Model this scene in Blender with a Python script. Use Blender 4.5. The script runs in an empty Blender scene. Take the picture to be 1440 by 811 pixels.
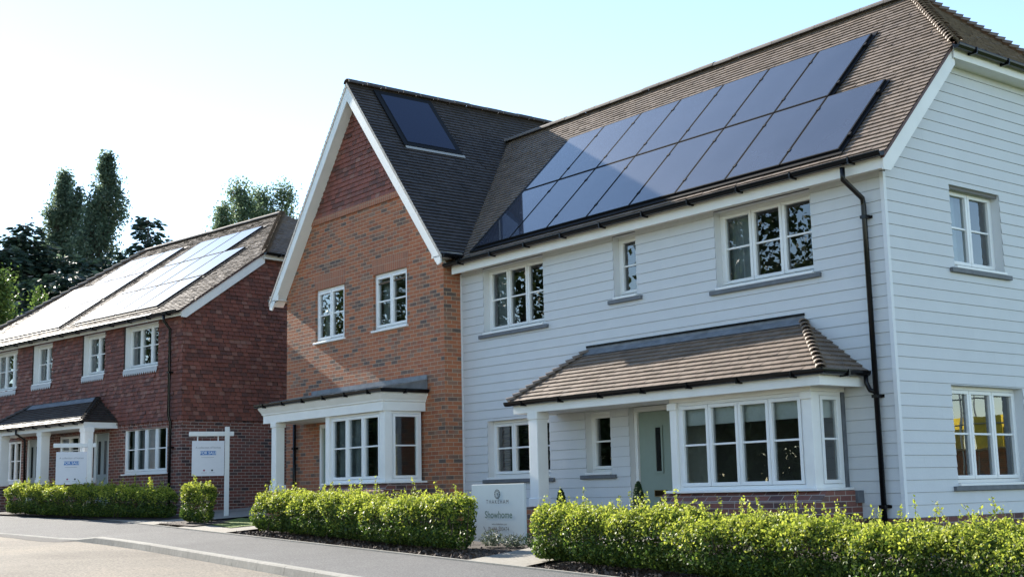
import bpy, math, random
import numpy as np
from mathutils import Vector, Matrix
random.seed(7)
rng = np.random.default_rng(11)
sc = bpy.context.scene
COL = sc.collection

# ------------------------------------------------------------------ helpers
def V(*a): return np.array(a, dtype=float)
def frame(o, a, b, c):
    o, a, b, c = (np.array(t, float) for t in (o, a, b, c))
    return lambda x, y, z=0.0: o + a * x + b * y + c * z
def tag(o, label=None, cat=None, group=None, kind=None):
    if label: o['label'] = label
    if cat: o['category'] = cat
    if group: o['group'] = group
    if kind: o['kind'] = kind
    return o
def empty(name, loc, label, cat, group=None, rz=0.0):
    o = bpy.data.objects.new(name, None); COL.objects.link(o)
    o.empty_display_size = .2
    o.location = loc; o.rotation_euler = (0, 0, rz)
    return tag(o, label, cat, group)

class MB:
    def __init__(s): s.v = []; s.f = []; s.m = []
    def face(s, pts, m=0):
        i = len(s.v); s.v.extend(tuple(map(float, p)) for p in pts); s.f.append(tuple(range(i, i + len(pts)))); s.m.append(m)
    def box(s, fr, a0, a1, b0, b1, c0, c1, m=0):
        p = [fr(a, b, c) for c in (c0, c1) for b in (b0, b1) for a in (a0, a1)]
        i = len(s.v); s.v.extend(tuple(map(float, q)) for q in p)
        for f in ((0, 2, 3, 1), (4, 5, 7, 6), (0, 1, 5, 4), (2, 6, 7, 3), (0, 4, 6, 2), (1, 3, 7, 5)):
            s.f.append(tuple(i + k for k in f)); s.m.append(m)
    def prism(s, fr, poly, c0, c1, m=0):
        n = len(poly); i = len(s.v)
        for c in (c0, c1):
            s.v.extend(tuple(map(float, fr(a, b, c))) for a, b in poly)
        s.f.append(tuple(i + k for k in range(n))[::-1]); s.f.append(tuple(i + n + k for k in range(n)))
        s.m += [m, m]
        for k in range(n):
            s.f.append((i + k, i + (k + 1) % n, i + n + (k + 1) % n, i + n + k)); s.m.append(m)
    def sweep(s, path, prof, cap=True, m=0, up=(0, 0, 1)):
        # prof: list of (side, up) offsets; path: list of points, section plane follows the bisector
        path = [np.array(p, float) for p in path]; n = len(prof); i = len(s.v); up = np.array(up, float)
        for k, p in enumerate(path):
            d0 = path[k] - path[k - 1] if k else path[1] - path[0]
            d1 = path[k + 1] - path[k] if k < len(path) - 1 else d0
            d0 = d0 / np.linalg.norm(d0); d1 = d1 / np.linalg.norm(d1)
            t = d0 + d1; t /= np.linalg.norm(t)
            sd = np.cross(t, up); sd /= np.linalg.norm(sd)
            sc_ = 1 / max(.3, float(t @ d0))
            for a, b in prof: s.v.append(tuple(p + sd * a * sc_ + up * b))
        for k in range(len(path) - 1):
            for j in range(n):
                j2 = (j + 1) % n
                s.f.append((i + k * n + j, i + k * n + j2, i + (k + 1) * n + j2, i + (k + 1) * n + j)); s.m.append(m)
        if cap:
            s.f.append(tuple(i + j for j in range(n))[::-1]); s.m.append(m)
            e = i + (len(path) - 1) * n
            s.f.append(tuple(e + j for j in range(n))); s.m.append(m)
    def tube(s, pts, rad, n=8, m=0, cap=True):
        pts = [np.array(p, float) for p in pts]
        rad = rad if hasattr(rad, '__len__') else [rad] * len(pts)
        i = len(s.v); ref = None
        for k, p in enumerate(pts):
            d = pts[min(k + 1, len(pts) - 1)] - pts[max(k - 1, 0)]; d /= (np.linalg.norm(d) + 1e-9)
            if ref is None:
                ref = np.cross(d, (0, 0, 1)) if abs(d[2]) < .9 else np.cross(d, (1, 0, 0))
            a = ref - d * (ref @ d); a /= np.linalg.norm(a); b = np.cross(d, a); ref = a
            for j in range(n):
                t = 2 * math.pi * j / n
                s.v.append(tuple(p + (a * math.cos(t) + b * math.sin(t)) * rad[k]))
        for k in range(len(pts) - 1):
            for j in range(n):
                j2 = (j + 1) % n
                s.f.append((i + k * n + j, i + k * n + j2, i + (k + 1) * n + j2, i + (k + 1) * n + j)); s.m.append(m)
        if cap:
            s.f.append(tuple(i + j for j in range(n))[::-1]); s.m.append(m)
            e = i + (len(pts) - 1) * n
            s.f.append(tuple(e + j for j in range(n))); s.m.append(m)
    def build(s, name, mats, parent=None, smooth=False, bevel=0):
        me = bpy.data.meshes.new(name); me.from_pydata(s.v, [], s.f); 
        mats = mats if isinstance(mats, (list, tuple)) else [mats]
        for mt in mats: me.materials.append(mt)
        if len(mats) > 1: me.polygons.foreach_set('material_index', s.m)
        if smooth: me.polygons.foreach_set('use_smooth', [True] * len(s.f))
        me.update()
        o = bpy.data.objects.new(name, me); COL.objects.link(o)
        if parent: o.parent = parent
        if bevel:
            b = o.modifiers.new('bevel', 'BEVEL'); b.width = bevel; b.segments = 2; b.limit_method = 'ANGLE'
        return o

def quads_object(name, P, mat, parent=None, smooth=False):
    """P: (n,4,3) array of separate quads."""
    n = len(P)
    me = bpy.data.meshes.new(name)
    me.vertices.add(n * 4); me.loops.add(n * 4); me.polygons.add(n)
    me.vertices.foreach_set('co', np.ascontiguousarray(P, dtype=np.float32).ravel())
    me.loops.foreach_set('vertex_index', np.arange(n * 4, dtype=np.int32))
    me.polygons.foreach_set('loop_start', np.arange(0, n * 4, 4, dtype=np.int32))
    me.polygons.foreach_set('loop_total', np.full(n, 4, dtype=np.int32))
    for m in (mat if isinstance(mat, (list, tuple)) else [mat]): me.materials.append(m)
    me.update(calc_edges=True); me.validate()
    o = bpy.data.objects.new(name, me); COL.objects.link(o)
    if parent: o.parent = parent
    return o

def coursed(mb, fr, b0, b1, gauge, xl, xr, lip=.02, tw=None, jit=.003, holes=(), base=.002, gap=0.0, joint=.003, start=0.0):
    """Courses of overlapping tiles / boards. fr(a along, b up, c out)."""
    fl = xl if callable(xl) else (lambda z: xl); frr = xr if callable(xr) else (lambda z: xr)
    i = 0; za = b0
    while za < b1 - 1e-6:
        zb = min(za + gauge, b1)
        cuts = sorted({za, zb} | {h for H in holes for h in (H[2], H[3]) if za + 1e-4 < h < zb - 1e-4})
        for s, e in zip(cuts[:-1], cuts[1:]):
            lo, hi = min(fl(s), fl(e)), max(frr(s), frr(e))
            iv = [(lo, hi)]
            for H in holes:
                if H[2] < e - 1e-5 and H[3] > s + 1e-5:
                    nv = []
                    for p, q in iv:
                        if H[1] <= p or H[0] >= q: nv.append((p, q)); continue
                        if H[0] > p: nv.append((p, H[0]))
                        if H[1] < q: nv.append((H[1], q))
                    iv = nv
            dep = lambda z: base + lip * (1 - (z - za) / gauge)
            for p, q in iv:
                if tw:
                    off = start + (i % 2) * tw * .5 + .13 * tw * ((i * 7) % 3)
                    k0 = math.floor((p - off) / tw)
                    bounds = []
                    t = off + k0 * tw
                    while t < q:
                        bounds.append((max(t, p), min(t + tw, q))); t += tw
                else: bounds = [(p, q)]
                for t0, t1 in bounds:
                    j = random.gauss(0, jit) if jit else 0; j2 = j + (random.gauss(0, jit * .5) if jit else 0)
                    g = joint if tw else 0
                    L0, L1 = max(t0 + g, fl(s)), max(t0 + g, fl(e)); R0, R1 = min(t1 - g, frr(s)), min(t1 - g, frr(e))
                    if R0 - L0 < 1e-4 and R1 - L1 < 1e-4: continue
                    if R0 < L0: R0 = L0 = (R0 + L0) / 2
                    if R1 < L1: R1 = L1 = (R1 + L1) / 2
                    sg = s + (gap if s == za else 0)
                    A, Bq = fr(L0, sg, dep(s) + j), fr(R0, sg, dep(s) + j2)
                    D, E_ = fr(R1, e, dep(e) + .0), fr(L1, e, dep(e) + .0)
                    mb.face([A, Bq, D, E_])
                    if s == za and R0 - L0 > 1e-3:
                        k = len(mb.v)
                        mb.v.append(tuple(fr(L0, sg, -.004 - gap))); mb.v.append(tuple(fr(R0, sg, -.004 - gap)))
                        mb.f.append((k, k + 1, k - 3, k - 4)); mb.m.append(0)
        za = zb; i += 1

def sheet_with_holes(mb, fr, x0, x1, z0, z1, holes, m=0, c=0.0):
    xs = sorted({x0, x1} | {min(max(h, x0), x1) for H in holes for h in H[:2]})
    zs = sorted({z0, z1} | {min(max(h, z0), z1) for H in holes for h in H[2:4]})
    for a, b in zip(xs[:-1], xs[1:]):
        for p, q in zip(zs[:-1], zs[1:]):
            mx, mz = (a + b) / 2, (p + q) / 2
            if any(H[0] < mx < H[1] and H[2] < mz < H[3] for H in holes): continue
            mb.face([fr(a, p, c), fr(b, p, c), fr(b, q, c), fr(a, q, c)], m)

# ------------------------------------------------------------------ materials
def new_mat(name):
    m = bpy.data.materials.new(name); m.use_nodes = True
    nt = m.node_tree; b = nt.nodes['Principled BSDF']
    return m, nt, b
def N(nt, t, **k):
    n = nt.nodes.new(t)
    for a, v in k.items():
        if a in n.inputs: n.inputs[a].default_value = v
        else: setattr(n, a, v)
    return n
def ramp(nt, stops, interp='LINEAR'):
    r = nt.nodes.new('ShaderNodeValToRGB'); cr = r.color_ramp; cr.interpolation = interp
    while len(cr.elements) > 1: cr.elements.remove(cr.elements[-1])
    for i, (p, c) in enumerate(stops):
        e = cr.elements[0] if i == 0 else cr.elements.new(p)
        e.position = p; e.color = (*c, 1)
    return r
def plain(name, col, rough=.5, noise=.0, nscale=8, bump=0, bscale=60, metallic=0, spec=.5, coat=0):
    m, nt, b = new_mat(name); L = nt.links.new
    b.inputs['Roughness'].default_value = rough; b.inputs['Metallic'].default_value = metallic
    b.inputs['Specular IOR Level'].default_value = spec; b.inputs['Coat Weight'].default_value = coat
    tc = N(nt, 'ShaderNodeTexCoord')
    if noise:
        n = N(nt, 'ShaderNodeTexNoise', Scale=nscale, Detail=6.0, Roughness=.6); L(tc.outputs['Object'], n.inputs['Vector'])
        r = ramp(nt, [(.3, tuple(c * (1 - noise) for c in col)), (.7, tuple(min(1, c * (1 + noise)) for c in col))])
        L(n.outputs['Fac'], r.inputs[0]); L(r.outputs[0], b.inputs['Base Color'])
    else: b.inputs['Base Color'].default_value = (*col, 1)
    if bump:
        n2 = N(nt, 'ShaderNodeTexNoise', Scale=bscale, Detail=5.0); L(tc.outputs['Object'], n2.inputs['Vector'])
        bp = N(nt, 'ShaderNodeBump', Strength=bump, Distance=.01); L(n2.outputs['Fac'], bp.inputs['Height']); L(bp.outputs[0], b.inputs['Normal'])
    return m
def island(name, stops, rough=.8, nscale=3.0, namt=.25, bump=.3, bscale=80, stain=None):
    """Colour varied per tile / leaf / board."""
    m, nt, b = new_mat(name); L = nt.links.new
    g = N(nt, 'ShaderNodeNewGeometry'); r = ramp(nt, stops); L(g.outputs['Random Per Island'], r.inputs[0])
    tc = N(nt, 'ShaderNodeTexCoord')
    n = N(nt, 'ShaderNodeTexNoise', Scale=nscale, Detail=5.0, Roughness=.65); L(tc.outputs['Object'], n.inputs['Vector'])
    mr = N(nt, 'ShaderNodeMapRange'); mr.inputs['From Min'].default_value = .25; mr.inputs['From Max'].default_value = .75
    mr.inputs['To Min'].default_value = 1 - namt; mr.inputs['To Max'].default_value = 1 + namt
    L(n.outputs['Fac'], mr.inputs['Value'])
    mx = N(nt, 'ShaderNodeMix', data_type='RGBA', blend_type='MULTIPLY'); mx.inputs[0].default_value = 1
    L(r.outputs[0], mx.inputs[6]); L(mr.outputs[0], mx.inputs[7]); L(mx.outputs[2], b.inputs['Base Color'])
    b.inputs['Roughness'].default_value = rough
    if bump:
        n2 = N(nt, 'ShaderNodeTexNoise', Scale=bscale, Detail=4.0); L(tc.outputs['Object'], n2.inputs['Vector'])
        bp = N(nt, 'ShaderNodeBump', Strength=bump, Distance=.005); L(n2.outputs['Fac'], bp.inputs['Height']); L(bp.outputs[0], b.inputs['Normal'])
    return m
def brick(name, stops, mortar, bw=.225, bh=.075, ms=.0055, soldier=False, patch=.35):
    m, nt, b = new_mat(name); L = nt.links.new
    tc = N(nt, 'ShaderNodeTexCoord'); p = N(nt, 'ShaderNodeSeparateXYZ'); q = N(nt, 'ShaderNodeSeparateXYZ')
    L(tc.outputs['Object'], p.inputs[0]); L(tc.outputs['Normal'], q.inputs[0])
    def M(op, a, c=None, v=None):
        n = N(nt, 'ShaderNodeMath', operation=op); L(a, n.inputs[0])
        if c is not None: L(c, n.inputs[1])
        if v is not None: n.inputs[1].default_value = v
        return n.outputs[0]
    side = M('GREATER_THAN', M('ABSOLUTE', q.outputs[0]), v=.7)
    top = M('GREATER_THAN', M('ABSOLUTE', q.outputs[2]), v=.7)
    mx = N(nt, 'ShaderNodeMix', data_type='FLOAT'); L(side, mx.inputs[0]); L(p.outputs[0], mx.inputs[2]); L(p.outputs[1], mx.inputs[3])
    my = N(nt, 'ShaderNodeMix', data_type='FLOAT'); L(top, my.inputs[0]); L(p.outputs[2], my.inputs[2]); L(p.outputs[1], my.inputs[3])
    cb = N(nt, 'ShaderNodeCombineXYZ')
    if soldier: L(mx.outputs[0], cb.inputs[1]); L(my.outputs[0], cb.inputs[0])
    else: L(mx.outputs[0], cb.inputs[0]); L(my.outputs[0], cb.inputs[1])
    bt = N(nt, 'ShaderNodeTexBrick'); L(cb.outputs[0], bt.inputs['Vector'])
    for k, v in (('Scale', 1.0), ('Mortar Size', ms), ('Mortar Smooth', .15), ('Bias', 0.0), ('Brick Width', bw), ('Row Height', bh)): bt.inputs[k].default_value = v
    bt.inputs['Color1'].default_value = (0, 0, 0, 1); bt.inputs['Color2'].default_value = (1, 1, 1, 1); bt.inputs['Mortar'].default_value = (.5, .5, .5, 1)
    bt.offset = 0.0 if soldier else .5
    n = N(nt, 'ShaderNodeTexNoise', Scale=2.2, Detail=3.0); L(tc.outputs['Object'], n.inputs['Vector'])
    a = M('MULTIPLY', M('SUBTRACT', n.outputs['Fac'], v=.5), v=patch * 2.4)
    val = M('ADD', bt.outputs['Color'], a)
    r = ramp(nt, stops); L(val, r.inputs[0])
    n3 = N(nt, 'ShaderNodeTexNoise', Scale=45.0, Detail=4.0); L(tc.outputs['Object'], n3.inputs['Vector'])
    mr = N(nt, 'ShaderNodeMapRange'); mr.inputs['To Min'].default_value = .75; mr.inputs['To Max'].default_value = 1.25; L(n3.outputs['Fac'], mr.inputs['Value'])
    m1 = N(nt, 'ShaderNodeMix', data_type='RGBA', blend_type='MULTIPLY'); m1.inputs[0].default_value = 1; L(r.outputs[0], m1.inputs[6]); L(mr.outputs[0], m1.inputs[7])
    m2 = N(nt, 'ShaderNodeMix', data_type='RGBA'); L(bt.outputs['Fac'], m2.inputs[0]); L(m1.outputs[2], m2.inputs[6]); m2.inputs[7].default_value = (*mortar, 1)
    L(m2.outputs[2], b.inputs['Base Color']); b.inputs['Roughness'].default_value = .88
    h = M('SUBTRACT', n3.outputs['Fac'], bt.outputs['Fac'])
    bp = N(nt, 'ShaderNodeBump', Strength=.55, Distance=.006); L(h, bp.inputs['Height']); L(bp.outputs[0], b.inputs['Normal'])
    return m
def leaf(name, stops, trans=.4, rough=.5, namt=.25, nscale=2.0):
    m = island(name, stops, rough=rough, nscale=nscale, namt=namt, bump=0); nt = m.node_tree; L = nt.links.new
    b = nt.nodes['Principled BSDF']; src = b.inputs['Base Color'].links[0].from_socket
    b.inputs['Specular IOR Level'].default_value = .35
    t = N(nt, 'ShaderNodeBsdfTranslucent'); L(src, t.inputs['Color'])
    mx = N(nt, 'ShaderNodeMixShader'); mx.inputs[0].default_value = trans
    L(b.outputs[0], mx.inputs[1]); L(t.outputs[0], mx.inputs[2])
    L(mx.outputs[0], nt.nodes['Material Output'].inputs['Surface'])
    return m
def glass(name, tint=(.75, .8, .8), boost=.04):
    m, nt, b = new_mat(name); L = nt.links.new; nt.nodes.remove(b)
    t = N(nt, 'ShaderNodeBsdfTransparent'); t.inputs[0].default_value = (*tint, 1)
    g = N(nt, 'ShaderNodeBsdfGlossy'); g.inputs['Roughness'].default_value = 0.0; g.inputs['Color'].default_value = (.95, .98, 1, 1)
    f = N(nt, 'ShaderNodeFresnel'); f.inputs['IOR'].default_value = 1.55
    a = N(nt, 'ShaderNodeMath', operation='MULTIPLY_ADD'); a.inputs[1].default_value = 1.7; a.inputs[2].default_value = boost; L(f.outputs[0], a.inputs[0]); a.use_clamp = True
    # slight unevenness of float glass so that reflections wobble
    tc = N(nt, 'ShaderNodeTexCoord'); n = N(nt, 'ShaderNodeTexNoise', Scale=1.6, Detail=1.0); L(tc.outputs['Object'], n.inputs['Vector'])
    bp = N(nt, 'ShaderNodeBump', Strength=.06, Distance=.02); L(n.outputs['Fac'], bp.inputs['Height']); L(bp.outputs[0], g.inputs['Normal'])
    mx = N(nt, 'ShaderNodeMixShader'); L(a.outputs[0], mx.inputs[0]); L(t.outputs[0], mx.inputs[1]); L(g.outputs[0], mx.inputs[2])
    L(mx.outputs[0], nt.nodes['Material Output'].inputs['Surface'])
    return m

BRICK = brick('orange_stock_brick', [(-.0, (.12, .085, .07)), (.16, (.22, .115, .075)), (.3, (.35, .125, .06)), (.6, (.41, .145, .066)), (.85, (.31, .10, .05)), (1.0, (.25, .15, .105))], (.40, .31, .22))
BRICK_S = brick('soldier_brick', [(0, (.32, .13, .075)), (.5, (.38, .14, .075)), (1, (.28, .115, .07))], (.36, .27, .19), bw=.225, bh=.075, ms=.005, soldier=True)
BRICK_D = brick('dark_red_brick', [(0, (.055, .035, .035)), (.25, (.15, .055, .04)), (.6, (.20, .065, .045)), (.85, (.16, .06, .045)), (1, (.11, .065, .055))], (.42, .35, .30))
BRICK_P = brick('plinth_brick', [(0, (.07, .04, .04)), (.3, (.15, .06, .05)), (.7, (.2, .075, .055)), (1, (.12, .075, .065))], (.32, .27, .24), ms=.006)
HANG = island('hanging_tile', [(0, (.10, .040, .030)), (.3, (.15, .050, .034)), (.6, (.185, .058, .038)), (.85, (.215, .072, .047)), (1, (.235, .115, .085))], rough=.75, namt=.12, nscale=1.2)
HANG2 = island('gable_hanging_tile', [(0, (.11, .05, .04)), (.3, (.20, .068, .05)), (.6, (.245, .08, .057)), (.85, (.18, .07, .053)), (1, (.26, .13, .10))], rough=.8, namt=.15)
ROOF = island('brown_roof_tile', [(0, (.14, .105, .08)), (.35, (.172, .13, .10)), (.7, (.195, .148, .114)), (1, (.155, .12, .095))], rough=.6, namt=.2)
ROOF_SHADED = island('shaded_roof_tile', [(0, (.034, .027, .023)), (.4, (.043, .034, .029)), (.8, (.052, .041, .035)), (1, (.04, .032, .028))], rough=.55, namt=.2)  # copy of the brown roof tile with shade painted into its colour
RIDGE = island('ridge_tile', [(0, (.12, .10, .088)), (.5, (.16, .135, .115)), (1, (.19, .155, .135))], rough=.8, namt=.2)
CLAD = island('grey_weatherboard', [(0, (.584, .594, .604)), (.5, (.59, .60, .61)), (1, (.596, .606, .614))], rough=.6, namt=.03, bump=.25, bscale=40)
TRIM = plain('grey_corner_trim', (.70, .71, .72), .55)
WHITE = plain('white_upvc', (.80, .80, .79), .35, noise=.025, nscale=2)
WHITEP = plain('white_painted_timber', (.80, .79, .76), .5, noise=.04, nscale=3)
BLACK = plain('black_plastic', (.006, .006, .007), .18, spec=.25)
LEAD = plain('grey_lead', (.15, .165, .185), .55, noise=.25, nscale=6, bump=.15, bscale=14)
SLATE = plain('slate_sill', (.12, .13, .145), .6, noise=.2, nscale=9)
GLASS = glass('window_glass')
BLIND = plain('white_blind_fabric', (.82, .82, .77), .9, noise=.05)
CURTAIN = plain('grey_curtain', (.42, .46, .48), .9, noise=.15, nscale=4)
SHUT = plain('dark_shutter', (.035, .03, .03), .5)
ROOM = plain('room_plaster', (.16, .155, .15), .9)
DOOR = plain('sage_green_door', (.24, .30, .255), .45, noise=.03)
DOORG = plain('grey_door', (.30, .33, .33), .45)
BRASS = plain('brass', (.35, .25, .11), .35, metallic=1)
CHROME = plain('chrome', (.8, .8, .8), .2, metallic=1)
RUST = plain('brown_verge', (.10, .05, .045), .6, noise=.3, nscale=12)

def mat_panel():
    m, nt, b = new_mat('solar_glass'); L = nt.links.new
    tc = N(nt, 'ShaderNodeTexCoord')
    n = N(nt, 'ShaderNodeTexNoise', Scale=1.3, Detail=4.0); L(tc.outputs['Object'], n.inputs['Vector'])
    r = ramp(nt, [(.3, (.016, .019, .032)), (.7, (.026, .030, .046))]); L(n.outputs['Fac'], r.inputs[0]); L(r.outputs[0], b.inputs['Base Color'])
    b.inputs['Roughness'].default_value = .5; b.inputs['Specular IOR Level'].default_value = .1
    b.inputs['Coat Weight'].default_value = 1.0; b.inputs['Coat Roughness'].default_value = .025; b.inputs['Coat IOR'].default_value = 1.62
    return m
PANEL = mat_panel()
NAVY = plain('navy_solar_glass', (.005, .010, .034), .1, spec=.3)
PFRAME = plain('black_aluminium', (.008, .008, .009), .6, spec=.15)

def mat_ground(name, cols, scale, bump=.5, fine=120, rough=.92, big=.35, bigcols=None):
    m, nt, b = new_mat(name); L = nt.links.new
    tc = N(nt, 'ShaderNodeTexCoord')
    n = N(nt, 'ShaderNodeTexNoise', Scale=scale, Detail=8.0, Roughness=.7); L(tc.outputs['Object'], n.inputs['Vector'])
    r = ramp(nt, cols); L(n.outputs['Fac'], r.inputs[0])
    n2 = N(nt, 'ShaderNodeTexNoise', Scale=big, Detail=5.0, Roughness=.6, Distortion=.6); L(tc.outputs['Object'], n2.inputs['Vector'])
    r2 = ramp(nt, bigcols or [(.35, (.82, .82, .82)), (.65, (1.15, 1.15, 1.15))]); L(n2.outputs['Fac'], r2.inputs[0])
    mx = N(nt, 'ShaderNodeMix', data_type='RGBA', blend_type='MULTIPLY'); mx.inputs[0].default_value = 1; L(r.outputs[0], mx.inputs[6]); L(r2.outputs[0], mx.inputs[7])
    L(mx.outputs[2], b.inputs['Base Color']); b.inputs['Roughness'].default_value = rough
    n3 = N(nt, 'ShaderNodeTexNoise', Scale=fine, Detail=4.0); L(tc.outputs['Object'], n3.inputs['Vector'])
    bp = N(nt, 'ShaderNodeBump', Strength=bump, Distance=.012); L(n3.outputs['Fac'], bp.inputs['Height']); L(bp.outputs[0], b.inputs['Normal'])
    return m
ROAD = mat_ground('dusty_road', [(.36, (.075, .064, .05)), (.5, (.165, .142, .112)), (.64, (.26, .23, .185))], 26, bump=1.0, fine=55, bigcols=[(.3, (.66, .63, .58)), (.5, (1, .98, .95)), (.68, (1.25, 1.2, 1.1))])
TAR = mat_ground('pavement_tarmac', [(.36, (.055, .055, .056)), (.5, (.095, .094, .093)), (.64, (.165, .163, .158))], 38, bump=1.0, fine=70, bigcols=[(.3, (.75, .75, .75)), (.5, (1, 1, 1)), (.7, (1.2, 1.19, 1.16))])
KERB = mat_ground('kerb_concrete', [(.3, (.20, .19, .165)), (.7, (.30, .285, .25))], 12, bump=.2)
PAVE = mat_ground('pale_paving', [(.3, (.21, .19, .16)), (.7, (.32, .295, .25))], 14, bump=.3)
SOIL = mat_ground('bark_soil', [(.3, (.018, .012, .009)), (.55, (.05, .035, .027)), (.75, (.10, .075, .06))], 16, bump=1.0, fine=40)
LAWN = mat_ground('bright_lawn', [(.3, (.085, .13, .02)), (.7, (.17, .23, .04))], 20, bump=1.0, fine=150)
GRASSM = mat_ground('lawn', [(.3, (.05, .085, .018)), (.7, (.10, .15, .03))], 20, bump=1.0, fine=150)
CHIP = island('bark_chip', [(0, (.03, .02, .014)), (.6, (.075, .052, .04)), (1, (.17, .13, .105))], rough=.9, bump=0)

# ------------------------------------------------------------------ calibrated layout (metres, z = 0 at the lens)
def G(x):
    x = min(max(x, -45), 45); return -.7465 - .0275 * x
def ye(x):          # back edge of the pavement
    if x > -9: return -3.55 - .073 * x
    d = -9 - x
    if d < 8: return -2.893 + .073 * d - .017 * d * d
    return -2.893 + .584 - 1.088 - .199 * (d - 8)
def yk(x):          # kerb line
    if x > -1: return -5.49 - .0916 * x
    d = -1 - x
    if d < 10: return -5.398 + .0916 * d - .0164 * d * d
    return -5.398 + .916 - 1.64 - .236 * (d - 10)
def kdrop(x):       # kerb upstand
    t = min(max((x + 5.3) / 1.1, 0), 1); return .02 + .095 * t
def garden_z(x, y): return G(x) + .055 * min(max(y - ye(x), 0), 6)

# ------------------------------------------------------------------ windows and other joinery
def window(parent, fr, x0, x1, z0, z1, n, recess=.14, rev=None, sill=None, drape=None, glassm=None, head=True, bars=True, fw=.05, sw=.05, sillmat=None, thick=.2, slate=None):
    """fr(x along, z up, d outward from the wall face)."""
    f = MB(); d0, d1 = -recess - .07, -recess
    f.box(fr, x0, x1, z0, z0 + fw, d0, d1); f.box(fr, x0, x1, z1 - fw, z1, d0, d1)
    f.box(fr, x0, x0 + fw, z0 + fw, z1 - fw, d0, d1); f.box(fr, x1 - fw, x1, z0 + fw, z1 - fw, d0, d1)
    w = (x1 - x0 - 2 * fw) / n
    p = MB()
    for k in range(n):
        a, b = x0 + fw + k * w + .004, x0 + fw + (k + 1) * w - .004
        lo, hi = z0 + fw + .004, z1 - fw - .004
        e0, e1 = d0 + .01, d1 + .012
        f.box(fr, a, b, lo, lo + sw, e0, e1); f.box(fr, a, b, hi - sw, hi, e0, e1)
        f.box(fr, a, a + sw, lo + sw, hi - sw, e0, e1); f.box(fr, b - sw, b, lo + sw, hi - sw, e0, e1)
        if bars:
            zc = (lo + hi) / 2 + .01
            f.box(fr, a + sw, b - sw, zc - .014, zc + .014, d1 - .03, d1 - .008)
        p.face([fr(a + sw - .005, lo + sw - .005, d1 - .03), fr(b - sw + .005, lo + sw - .005, d1 - .03), fr(b - sw + .005, hi - sw + .005, d1 - .03), fr(a + sw - .005, hi - sw + .005, d1 - .03)])
    wo = f.build('window', WHITE, parent, bevel=.004)
    p.build('pane', glassm or GLASS, wo)
    if rev:
        r = MB(); t = d0
        r.face([fr(x0, z0, t), fr(x0, z0, .004), fr(x0, z1, .004), fr(x0, z1, t)])
        r.face([fr(x1, z0, .004), fr(x1, z0, t), fr(x1, z1, t), fr(x1, z1, .004)])
        r.face([fr(x0, z1, t), fr(x0, z1, .004), fr(x1, z1, .004), fr(x1, z1, t)])
        r.face([fr(x0, z0, .004), fr(x0, z0, t), fr(x1, z0, t), fr(x1, z0, .004)])
        r.build('reveal', rev, wo)
    if sill is not None:
        s = MB(); s.box(fr, x0 - sill, x1 + sill, z0 - .035, z0 + .0, d1 - .01, .05)
        s.build('sill', sillmat or WHITE, wo, bevel=.004)
    if slate:
        s = MB(); s.box(fr, x0 - .12, x1 + .12, z0 - .10, z0 - .037, -.05, .055); s.build('slate_sill', SLATE, wo, bevel=.006)
    if drape == 'blind':
        s = MB(); s.box(fr, x0 + .03, x1 - .03, z1 - .23, z1 - .03, d0 - .05, d0 - .04); s.box(fr, x0 + .03, x1 - .03, z1 - .33, z1 - .23, d0 - .065, d0 - .035); s.build('blind', BLIND, wo)
    elif drape == 'shutter':
        s = MB(); z = z0 + .06
        while z < z1 - .07:
            for k in range(n):
                a, b = x0 + fw + k * w + .05, x0 + fw + (k + 1) * w - .05
                s.face([fr(a, z, d0 - .05), fr(b, z, d0 - .05), fr(b, z + .045, d0 - .10), fr(a, z + .045, d0 - .10)])
            z += .058
        s.build('shutter', SHUT, wo)
    elif drape in ('curtain', 'curtains', 'net'):
        s = MB()
        rngs = {'curtain': [(x0 + .03, x0 + .03 + .3 * (x1 - x0))], 'curtains': [(x0 + .03, x0 + .24 * (x1 - x0) + .03), (x1 - .18 * (x1 - x0), x1 - .03)], 'net': [(x0 + .03, x0 + .62 * (x1 - x0))]}[drape]
        for a, b in rngs:
            k = max(6, int((b - a) / .03)); pr = None
            for i in range(k + 1):
                x = a + (b - a) * i / k; dd = d0 - .10 - .025 * math.sin(i * 1.9) 
                q = (fr(x, z0 + .0, dd), fr(x, z1 - .0, dd))
                if pr: s.face([pr[0], q[0], q[1], pr[1]])
                pr = q
        s.build('curtain', CURTAIN, wo)
    return wo

def gutter(parent, path, r=.058, spacing=.85, name='gutter', side=1):
    """path runs so that the outward side is on its right; centre line at gutter rim height."""
    m = MB()
    prof = [(r * math.cos(t), r * math.sin(t)) for t in np.linspace(math.pi, 2 * math.pi, 9)] + [(r, .012), (r - .012, .012), (r - .012, -.01), (-r + .012, -.01), (-r + .012, .012), (-r, .012)]
    m.sweep(path, prof)
    for a, b in zip(path[:-1], path[1:]):
        a, b = np.array(a, float), np.array(b, float); L = np.linalg.norm(b - a); t = (b - a) / L
        sd = np.cross(t, (0, 0, 1)); sd /= np.linalg.norm(sd)
        k = max(1, int(L / spacing))
        for i in range(k):
            c = a + t * L * (i + .5) / k
            fr = frame(c, t, sd, (0, 0, 1))
            m.box(fr, -.014, .014, -r - .02, r + .003, -r - .016, -r * .6)
            m.box(fr, -.012, .012, r - .004, r + .012, -.05, .016)
    return m.build(name, BLACK, parent)
def downpipe(parent, pts, r=.036, clips=()):
    m = MB(); m.tube(pts, r, 10)
    o = m.build('downpipe', BLACK, parent, smooth=True)
    for c, n_ in clips:
        k = MB(); n_ = np.array(n_, float); t = np.cross((0, 0, 1), n_); fr = frame(c, t, n_, (0, 0, 1))
        k.box(fr, -.075, .075, -.085, -.06, -.02, .02); k.box(fr, -.046, .046, -.06, .042, -.022, .022); k.build('pipe_clip', BLACK, o)
    return o
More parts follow.
